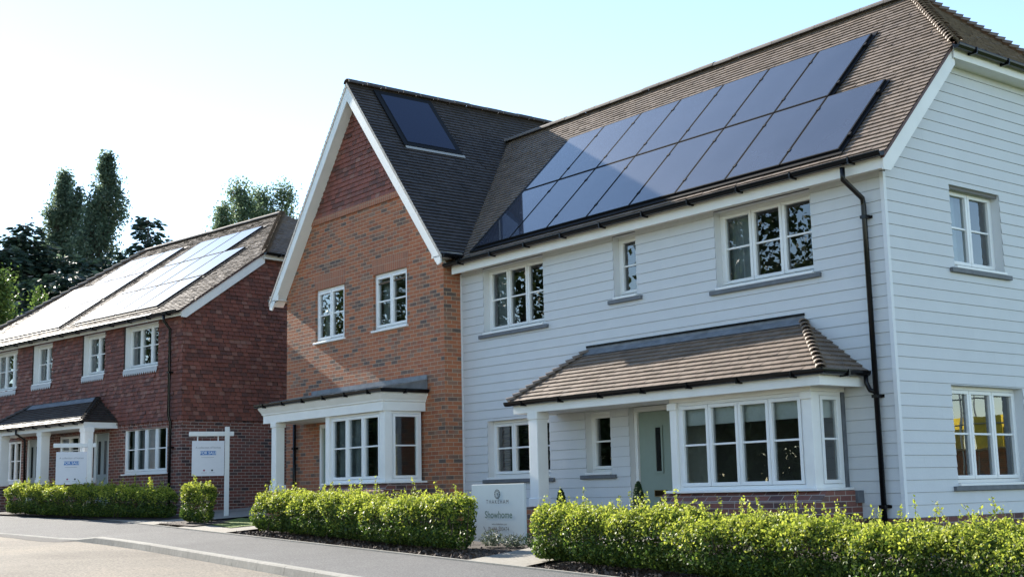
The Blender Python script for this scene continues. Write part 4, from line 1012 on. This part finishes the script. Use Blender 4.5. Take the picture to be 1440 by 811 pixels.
def broadleaf(name, label, base, H, R, t0, nclump, per, sig, lsize, mat, trunk=.2, ascend=.8, group=None, cat='tree'):
    """R(t): crown radius at height fraction t."""
    o = empty(name, base, label, cat, group); m = MB()
    wob = [(rng.normal(0, .012) * H * i / 8, rng.normal(0, .012) * H * i / 8) for i in range(9)]
    tp = lambda t: np.array([np.interp(t * 8, range(9), [w[0] for w in wob]), np.interp(t * 8, range(9), [w[1] for w in wob]), t * H])
    m.tube([tp(i / 8) for i in range(9)], [trunk * (1 - .93 * i / 8) + .01 for i in range(9)], 8)
    cs = []
    for k in range(nclump):
        t = t0 + (1 - t0) * rng.uniform(0, 1) ** .85; rr = R(t) * math.sqrt(rng.uniform(.05, 1)) * rng.uniform(.7, 1.3); a = rng.uniform(0, 6.28)
        c = tp(min(t, .99)) + np.array([math.cos(a) * rr, math.sin(a) * rr, 0])
        st = max(t0 * .6, t - ascend * (rr + .3) / H * 1.6); s = tp(st)
        mid = s * .45 + c * .55 + np.array([0, 0, -.12 * rr]); br = trunk * .28 * (1.05 - t)
        m.tube([s, mid, c], [br + .012, br * .55 + .008, .006], 5, cap=False)
        q = np.clip(rng.normal(size=(per, 3)), -1.7, 1.7) * sig * np.array([1, 1, 1.0 + ascend * .4]) * rng.uniform(.6, 1.25) + c
        cs.append(q)
        w_ = np.linspace(.35, 1, max(3, per // 6))[:, None]; cs.append(s * (1 - w_) + c * w_ + rng.normal(0, sig * .4, (len(w_), 3)))
    c = np.concatenate(cs)
    quads_object('crown', leaf_quads(c, lsize, aspect=.65), mat, o); m.build('trunk', BARK, o, smooth=True)
    return o
def conifer(name, label, base, H, R, nwh, nper, mat, lsize=.4, droop=.25, group=None, gap=0.0, t0=.08, dens=1.0):
    o = empty(name, base, label, 'tree', group); m = MB(); m.tube([(0, 0, 0), (0, 0, H * .6), (0, 0, H)], [H * .018, H * .009, .01], 7)
    cs = []; ds = []
    for i in range(nwh):
        pass
        for j in range(nper):
            if rng.uniform() < gap: continue
            t = t0 + (.985 - t0) * rng.uniform(0, 1) ** .9; dr = droop + rng.normal(0, .16)
            a = rng.uniform(0, 6.28); L = R(t) * rng.uniform(.5, 1.2); d = np.array([math.cos(a), math.sin(a), 0])
            s = np.array([0, 0, t * H]); k = max(6, int(L * 24 * dens)); u_ = rng.uniform(.08, 1, k) ** .8
            z = .10 * L * u_ - dr * L * u_ ** 2 + .22 * dr * L * u_ ** 6
            p = s + d * (L * u_)[:, None] + np.stack([0 * u_, 0 * u_, z], 1)
            sd = np.cross(d, (0, 0, 1)); p += sd * (rng.normal(0, .13, k) * L * (1.15 - u_))[:, None] + np.stack([0 * u_, 0 * u_, rng.normal(0, .13, k) - .05], 1)
            cs.append(p); dd = d + sd * rng.normal(0, .6, k)[:, None] + np.array([0, 0, -.25]); ds.append(dd / np.linalg.norm(dd, axis=1)[:, None])
            zz = .10 * L - dr * L + .22 * dr * L
            m.tube([s, s + d * L * .5 + Z * (.05 * L - dr * L * .25), s + d * L * .97 + Z * zz], [.03 + .008 * L, .02, .006], 4, cap=False)
    c = np.concatenate(cs); t = np.concatenate(ds); n = len(c); b = rng.normal(size=(n, 3)); b -= t * np.sum(b * t, 1)[:, None]; b /= np.linalg.norm(b, axis=1)[:, None]
    s = (lsize * rng.uniform(.6, 1.3, n))[:, None]; l = t * s * .5; w = b * s * .16
    quads_object('crown', np.stack([c - l, c + w, c + l, c - w], 1), mat, o); m.build('trunk', BARK, o)
    return o

# camera numbers (also used to stand the far trees in their directions)
FPX = 1797.96; YAW, PIT, ROLL = .90090857, .15669816, -.02199389
CAM = V(19.162, -13.958, 0)
fwd = V(-math.sin(YAW) * math.cos(PIT), math.cos(YAW) * math.cos(PIT), math.sin(PIT)); rgt = V(math.cos(YAW), math.sin(YAW), 0); upv = np.cross(rgt, fwd)
r2 = math.cos(ROLL) * rgt + math.sin(ROLL) * upv; u2 = -math.sin(ROLL) * rgt + math.cos(ROLL) * upv
def at_depth(px, py, d): return CAM + d * (fwd + r2 * (px - 720) / FPX - u2 * (py - 405.5) / FPX)
def stand(px, pytop, d):
    p = at_depth(px, pytop, d); g = G(p[0]) - .2; return (p[0], p[1], g), p[2] - g
pop = lambda w: (lambda t: w * (.35 + .65 * min(1, (1 - t) * 2.1)) * min(1, .5 + t * 1.6) if t < .97 else .12 * w)
b, H = stand(148, 221, 74); broadleaf('poplar_tree', 'tallest feathery poplar behind the tile-hung house', b, H, lambda t: 2.5 * min(1, (1.0 - t) * 2.8) * (.85 + .22 * math.sin(t * 23)), .14, 520, 48, .24, .17, POP, trunk=.30, group='trees behind the houses')
b, H = stand(86, 246, 76); broadleaf('poplar_tree', 'second feathery poplar, slightly shorter, left of the tallest poplar', b, H, lambda t: 2.4 * min(1, (1.0 - t) * 2.8) * (.85 + .25 * math.sin(t * 21 + 1)), .14, 480, 46, .24, .17, POP, trunk=.28, group='trees behind the houses')
b, H = stand(109, 266, 75); broadleaf('poplar_tree', 'slim poplar squeezed between the two taller poplars', b, H, lambda t: 1.7 * min(1, (1.0 - t) * 3.0), .2, 150, 48, .25, .165, POP, trunk=.2, group='trees behind the houses')
cg = 'dark conifers behind the tile-hung house'
b, H = stand(36, 312, 66); conifer('conifer_tree', 'dark feathery cedar behind the roof, far left of the poplars', b, H, lambda t: .3 + 6.0 * (1 - t) ** .7, 40, 9, CEDAR, lsize=.42, droop=.12, group=cg)
b, H = stand(72, 368, 66); conifer('conifer_tree', 'broad dark evergreen filling the space under the poplars', b, H, lambda t: .8 + 4.6 * (1 - t) ** .5, 40, 12, CEDAR, lsize=.42, droop=.2, group=cg)
b, H = stand(122, 362, 67); conifer('conifer_tree', 'dark evergreen mass below the tallest poplar', b, H, lambda t: .8 + 4.6 * (1 - t) ** .5, 40, 12, CEDAR, lsize=.42, droop=.2, group=cg)
b, H = stand(4, 345, 64); conifer('conifer_tree', 'dark evergreen cut by the edge of the picture beside the cedar', b, H, lambda t: .5 + 4.2 * (1 - t) ** .6, 30, 9, CEDAR, lsize=.42, droop=.2, group=cg)
b, H = stand(96, 388, 60); conifer('conifer_tree', 'dark evergreen in the gap under the two tall poplars', b, H, lambda t: 1.2 + 4.2 * (1 - t) ** .4, 40, 12, CEDAR, lsize=.42, droop=.2, group=cg)
b, H = stand(140, 375, 68); conifer('conifer_tree', 'dark evergreen filling in right under the tallest poplar trunk', b, H, lambda t: 1.2 + 4.4 * (1 - t) ** .4, 40, 12, CEDAR, lsize=.42, droop=.2, group=cg)
b, H = stand(209, 303, 70); conifer('conifer_tree', 'sparse pointed conifer just right of the poplars', b, H, lambda t: .35 + 5.6 * (1 - t) ** .75, 30, 8, CEDAR, lsize=.40, droop=-.05, gap=.1, group=cg)
b, H = stand(166, 388, 68); conifer('conifer_tree', 'low dark evergreen between the poplars and the pointed conifer', b, H, lambda t: .5 + 3.4 * (1 - t) ** .5, 24, 8, CEDAR, lsize=.42, droop=.2, group=cg)
bg = 'pale trees showing above the tile-hung roof'
b, H = stand(339, 261, 82); broadleaf('birch_tree', 'pale leafy tree, highest of the clump over the tiled ridge', b, H, lambda t: 1.75 * min(1, (1.04 - t) * 4), .3, 190, 75, .32, .17, BIRCH, trunk=.22, group=bg)
b, H = stand(366, 268, 84); broadleaf('birch_tree', 'pale leafy tree on the right of the clump over the tiled ridge', b, H, lambda t: 1.55 * min(1, (1.05 - t) * 4.5), .3, 160, 70, .32, .17, BIRCH, trunk=.22, group=bg)
b, H = stand(308, 290, 80); broadleaf('birch_tree', 'slim green tree on the left of the clump over the tiled ridge', b, H, lambda t: 1.0 * min(1, (1.04 - t) * 4.5), .3, 120, 75, .28, .17, BIRCH, trunk=.18, group=bg)
b, H = stand(404, 264, 84); broadleaf('birch_tree', 'pale leafy tree peeping between the tiled hip and the white bargeboard', b, H, lambda t: 1.35 * min(1, (1.05 - t) * 4.5), .3, 130, 75, .32, .17, BIRCH, trunk=.2, group=bg)
b, H = stand(0, 395, 44); broadleaf('leafy_bush', 'bright green leafy bush at the left edge behind the roof', b, H, lambda t: 1.25 * min(1, (1.05 - t) * 1.6) * (.5 + t * .6), .12, 130, 90, .28, .13, LIME, trunk=.10, group=None, cat='bush')
b, H = stand(58, 416, 46); broadleaf('leafy_bush', 'small pale green bush top showing over the roof hip', b, H, lambda t: .55 * min(1, (1.05 - t) * 2), .3, 40, 50, .18, .13, LIME, trunk=.07, cat='bush')
# trees across the road, mirrored in the window panes
og = 'trees across the road mirrored in the windows'
for i, (tx, ty, H, w, lab) in enumerate([(-22, -33, 15.5, 6.0, 'spreading oak across the road mirrored in the upstairs front window'), (-37, -31, 13, 6.0, 'broad oak across the road mirrored in the porch windows'), (-52, -32, 15, 6.5, 'tall oak across the road mirrored in the brick house windows'), (-67, -30, 14, 6.0, 'far oak across the road mirrored in the tile-hung house windows'), (-30, -42, 12, 5.0, 'smaller oak standing behind the others across the road')]):
    broadleaf('oak_tree', lab, (tx, ty, G(tx) - .2), H, (lambda w: lambda t: w * math.sqrt(max(.02, 1 - ((t - .58) / .45) ** 2)))(w), .2, 100, 85, .75, .34, OAK, trunk=.4, ascend=.5, group=og)

hw = empty('hedgerow', (-40, -29, G(-40) - .2), 'overgrown dark hedgerow across the road mirrored low in the windows', 'hedge')
n = 70000; hx_ = rng.uniform(-60, 46, n); hz_ = rng.uniform(0, 1, n) ** .8 * (4.6 + .9 * np.sin(hx_ * .6) + .6 * np.sin(hx_ * 1.7)); hy_ = rng.normal(0, .7, n)
quads_object('foliage', leaf_quads(np.stack([hx_, hy_, hz_ - hx_ * .0275], 1), .38, aspect=.65), OAK, hw)
m = MB()
for k in range(50):
    x_ = -58 + k * 2.05; m.tube([(x_, 0, -x_ * .0275 - .5), (x_ + .2, .1, 2.2 - x_ * .0275)], [.06, .02], 5)
m.build('stems', STEM, hw)

# ------------------------------------------------------------------ signs
INK_G = plain('grey_ink', (.22, .24, .27), .6); INK_B = plain('blue_ink', (.05, .17, .45), .5); INK_W = plain('white_ink', (.75, .78, .8), .5)
INK_K = plain('dark_ink', (.05, .06, .07), .6); INK_T = plain('green_ink', (.06, .14, .115), .6); INK_R = plain('red_ink', (.30, .06, .12), .6)
BOARD = plain('sign_board', (.66, .66, .70), .4, noise=.02); BOARD2 = plain('grey_green_board', (.50, .56, .58), .45, noise=.02)
POSTM = plain('white_sign_post', (.76, .75, .72), .5, noise=.05)
dg = bpy.context.evaluated_depsgraph_get()
def text(name, s, size, fr, x, z, d, mat, parent, wide=1.0, bold=0.0, spacing=1.0):
    cu = bpy.data.curves.new(name, 'FONT'); cu.body = s; cu.size = size; cu.align_x = 'CENTER'; cu.align_y = 'CENTER'; cu.offset = bold; cu.space_character = spacing
    t = bpy.data.objects.new(name, cu); COL.objects.link(t); bpy.context.view_layer.update()
    me = bpy.data.meshes.new_from_object(t.evaluated_get(bpy.context.evaluated_depsgraph_get()))
    bpy.data.objects.remove(t)
    for v_ in me.vertices: v_.co = Vector(fr(x + v_.co.x * wide, z + v_.co.y, d))
    me.materials.clear(); me.materials.append(mat)
    o = bpy.data.objects.new(name, me); COL.objects.link(o); o.parent = parent; return o
def sale_sign(base, dirv, ptop, label, name='sale_sign'):
    """base: ground point; dirv: horizontal unit vector from post towards the board's free end, face normal towards the viewer."""
    o = empty(name, tuple(base), label, 'sign', 'hanging sale boards on white posts')
    d = np.array(dirv, float); nrm = np.cross(Z, d); 
    f = frame((0, 0, 0), -d, Z, nrm)     # x to the viewer's right is -d
    if True:
        m = MB(); m.box(f, -.05, .05, -.2, ptop, -.05, .05); po_ = m.build('post', POSTM, o, bevel=.006)
        m = MB(); m.box(f, -.84, -.052, ptop - .205, ptop - .105, -.046, .046); m.box(f, .052, .145, ptop - .205, ptop - .105, -.046, .046); m.build('arm', POSTM, o, bevel=.006)
        m = MB()
        for x_ in (-.65, -.20): m.box(f, x_ - .012, x_ + .012, ptop - .315, ptop - .207, -.012, .012)
        m.build('hanger', POSTM, o)
        zt = ptop - .31; zb = zt - .78
        m = MB(); m.box(f, -.77, -.062, zb, zt, -.02, .02); bo = m.build('board', BOARD, o, bevel=.004)
        c = -.416
        text('heading', 'A collection of homes', .062, f, c, zt - .15, .0225, INK_G, bo)
        m = MB(); m.box(f, c - .175, c + .175, zt - .315, zt - .225, .02, .0225); m.build('blue_strip', INK_B, bo)
        text('blue_strip_lettering', 'FOR SALE', .085, f, c, zt - .27, .0245, INK_W, bo, bold=.001)
        m = MB(); m.box(f, c - .15, c + .13, zt - .372, zt - .365, .02, .0225); m.build('small_line', INK_G, bo)
        for x_, mt in ((-.085, INK_R), (.09, INK_K)):
            m = MB(); m.prism(f, [(c + x_ + .022 * math.cos(a), zt - .655 + .022 * math.sin(a)) for a in np.linspace(0, 6.28, 13)[:-1]], .02, .0225); m.build('round_mark', mt, bo)
            m = MB(); m.box(f, c + x_ - .06, c + x_ + .06, zt - .712, zt - .706, .02, .0225); m.build('small_line', INK_G, bo)
    return o
pb = at_depth(318, 735, 28.6); pdir = V(-.36, -.93, 0); pdir /= np.linalg.norm(pdir)
sale_sign((pb[0], pb[1], garden_z(pb[0], pb[1])), pdir, 2.14 + (pb[2] - garden_z(pb[0], pb[1])), 'white post and hanging sale board against the dark brick end wall')
p2 = at_depth(124, 716, 30.9); t2 = at_depth(124, 616, 30.9)
sale_sign((p2[0], p2[1], garden_z(p2[0], p2[1])), pdir, t2[2] - garden_z(p2[0], p2[1]), 'white post and hanging sale board in front of the dark tiled porch')
# show home board
SB = empty('show_home_board', (3.62, -2.0, 0), 'pale grey-green freestanding board lettered Showhome beside the path', 'sign')
f = frame((3.62 - 3.62, 0, 0), X, Z, -Y)
m = MB(); m.box(f, -.65, .65, -1.0, .105, -.02, .02); sbo = m.build('panel', BOARD2, SB, bevel=.003)
m = MB()
for x_ in (-.55, .55): m.box(f, x_ - .03, x_ + .03, -1.15, .0, -.075, -.02)
m.build('post', POSTM, SB)
m = MB()
for r0, r1 in ((.072, .062), (.048, .042)):
    for a in np.linspace(0, 6.283, 25)[:-1]:
        b_ = a + 6.283 / 24; m.face([f(r1 * math.cos(a), -.045 + r1 * math.sin(a), .022), f(r0 * math.cos(a), -.045 + r0 * math.sin(a), .022), f(r0 * math.cos(b_), -.045 + r0 * math.sin(b_), .022), f(r1 * math.cos(b_), -.045 + r1 * math.sin(b_), .022)])
for a in np.linspace(0, 6.283, 13)[:-1]:
    m.box(frame(f(.055 * math.cos(a), -.045 + .055 * math.sin(a), .022), X, Z, -Y), -.006, .006, -.006, .006, 0, .001)
m.box(f, -.022, .022, -.03, -.022, .02, .0225); m.box(f, -.005, .005, -.075, -.022, .02, .0225); m.box(f, -.022, .022, -.055, -.048, .02, .0225)
m.build('emblem', INK_K, sbo)
text('maker_lettering', 'THAKEHAM', .085, f, .0, -.16, .0225, INK_K, sbo, spacing=1.35)
text('title_lettering', 'Showhome', .15, f, .02, -.355, .0225, INK_T, sbo, bold=.0015)
text('web_lettering', 'www.thakeham.com', .045, f, .04, -.49, .0225, INK_K, sbo)
text('phone_lettering', '01444 300474', .085, f, .02, -.565, .0225, INK_K, sbo, spacing=1.05)

# ------------------------------------------------------------------ house being built, mirrored in the end windows
NB = empty('unfinished_house', (31, 37, G(31) - .2), 'half built brick house with yellow scaffold sheeting mirrored in the lower end window', 'house')
m = MB(); fn = frame((0, 0, 0), X, Y, Z)
m.box(fn, -6, 6, -4, -3.7, 0, 3.0); m.box(fn, -6, -5.7, -3.7, 4, 0, 3.0); m.box(fn, 5.7, 6, -3.7, 4, 0, 3.0); m.box(fn, -5.7, 5.7, 3.7, 4, 0, 3.0); m.build('wall', BRICK, NB)
m = MB()
for x_ in np.arange(-6.5, 6.6, 1.9):
    for y_ in (-5.4, -4.4): m.tube([(x_, y_, 0), (x_, y_, 6)], .03, 6)
for z_ in (2.0, 3.0, 4.0, 5.0): m.tube([(-7, -5.4, z_), (7, -5.4, z_)], .03, 6)
m.build('scaffold', plain('galvanised_tube', (.45, .45, .45), .4, metallic=1), NB)
m = MB(); m.box(fn, -7, 7, -5.5, -4.3, 2.95, 3.02); m.build('boards', plain('scaffold_boards', (.35, .24, .12), .8, noise=.3), NB)
m = MB()
for k in range(6): m.box(fn, -6.4 + k * 2.1, -5.2 + k * 2.1, -5.2, -4.5, 3.03, 4.3)
m.build('insulation_stack', plain('yellow_packs', (.65, .48, .04), .6, noise=.2), NB)

# ------------------------------------------------------------------ light, sky, camera
L = V(1, .034, -.484); L /= np.linalg.norm(L)
sun = bpy.data.lights.new('sun', 'SUN'); sun.energy = 5.0; sun.angle = math.radians(.5); sun.color = (1, .93, .82)
so = bpy.data.objects.new('sun', sun); COL.objects.link(so); so.rotation_euler = Vector(-L).to_track_quat('Z', 'Y').to_euler()
w = bpy.data.worlds.new('World'); sc.world = w; w.use_nodes = True; nt = w.node_tree
bgn = nt.nodes['Background']; sky = nt.nodes.new('ShaderNodeTexSky'); sky.sky_type = 'NISHITA'; sky.sun_disc = False
sky.sun_elevation = math.asin(-L[2]); sky.sun_rotation = math.radians(270) + math.atan2(.04, 1) * 0; sky.air_density = 1.0; sky.dust_density = .05; sky.altitude = 600; sky.ozone_density = 1.0
nt.links.new(sky.outputs[0], bgn.inputs[0]); bgn.inputs[1].default_value = .118
cam = bpy.data.cameras.new('camera'); cam.sensor_width = 36; cam.lens = FPX / 1440 * 36; cam.clip_end = 3000; cam.clip_start = .1
co = bpy.data.objects.new('camera', cam); COL.objects.link(co)
co.matrix_world = Matrix(((r2[0], u2[0], -fwd[0], CAM[0]), (r2[1], u2[1], -fwd[1], CAM[1]), (r2[2], u2[2], -fwd[2], CAM[2]), (0, 0, 0, 1)))
sc.camera = co
sc.view_settings.view_transform = 'Standard'; sc.view_settings.look = 'None'; sc.view_settings.gamma = 1; sc.view_settings.exposure = 1.5
sc.cycles.use_denoising = True
sc.cycles.max_bounces = 8; sc.cycles.transparent_max_bounces = 12
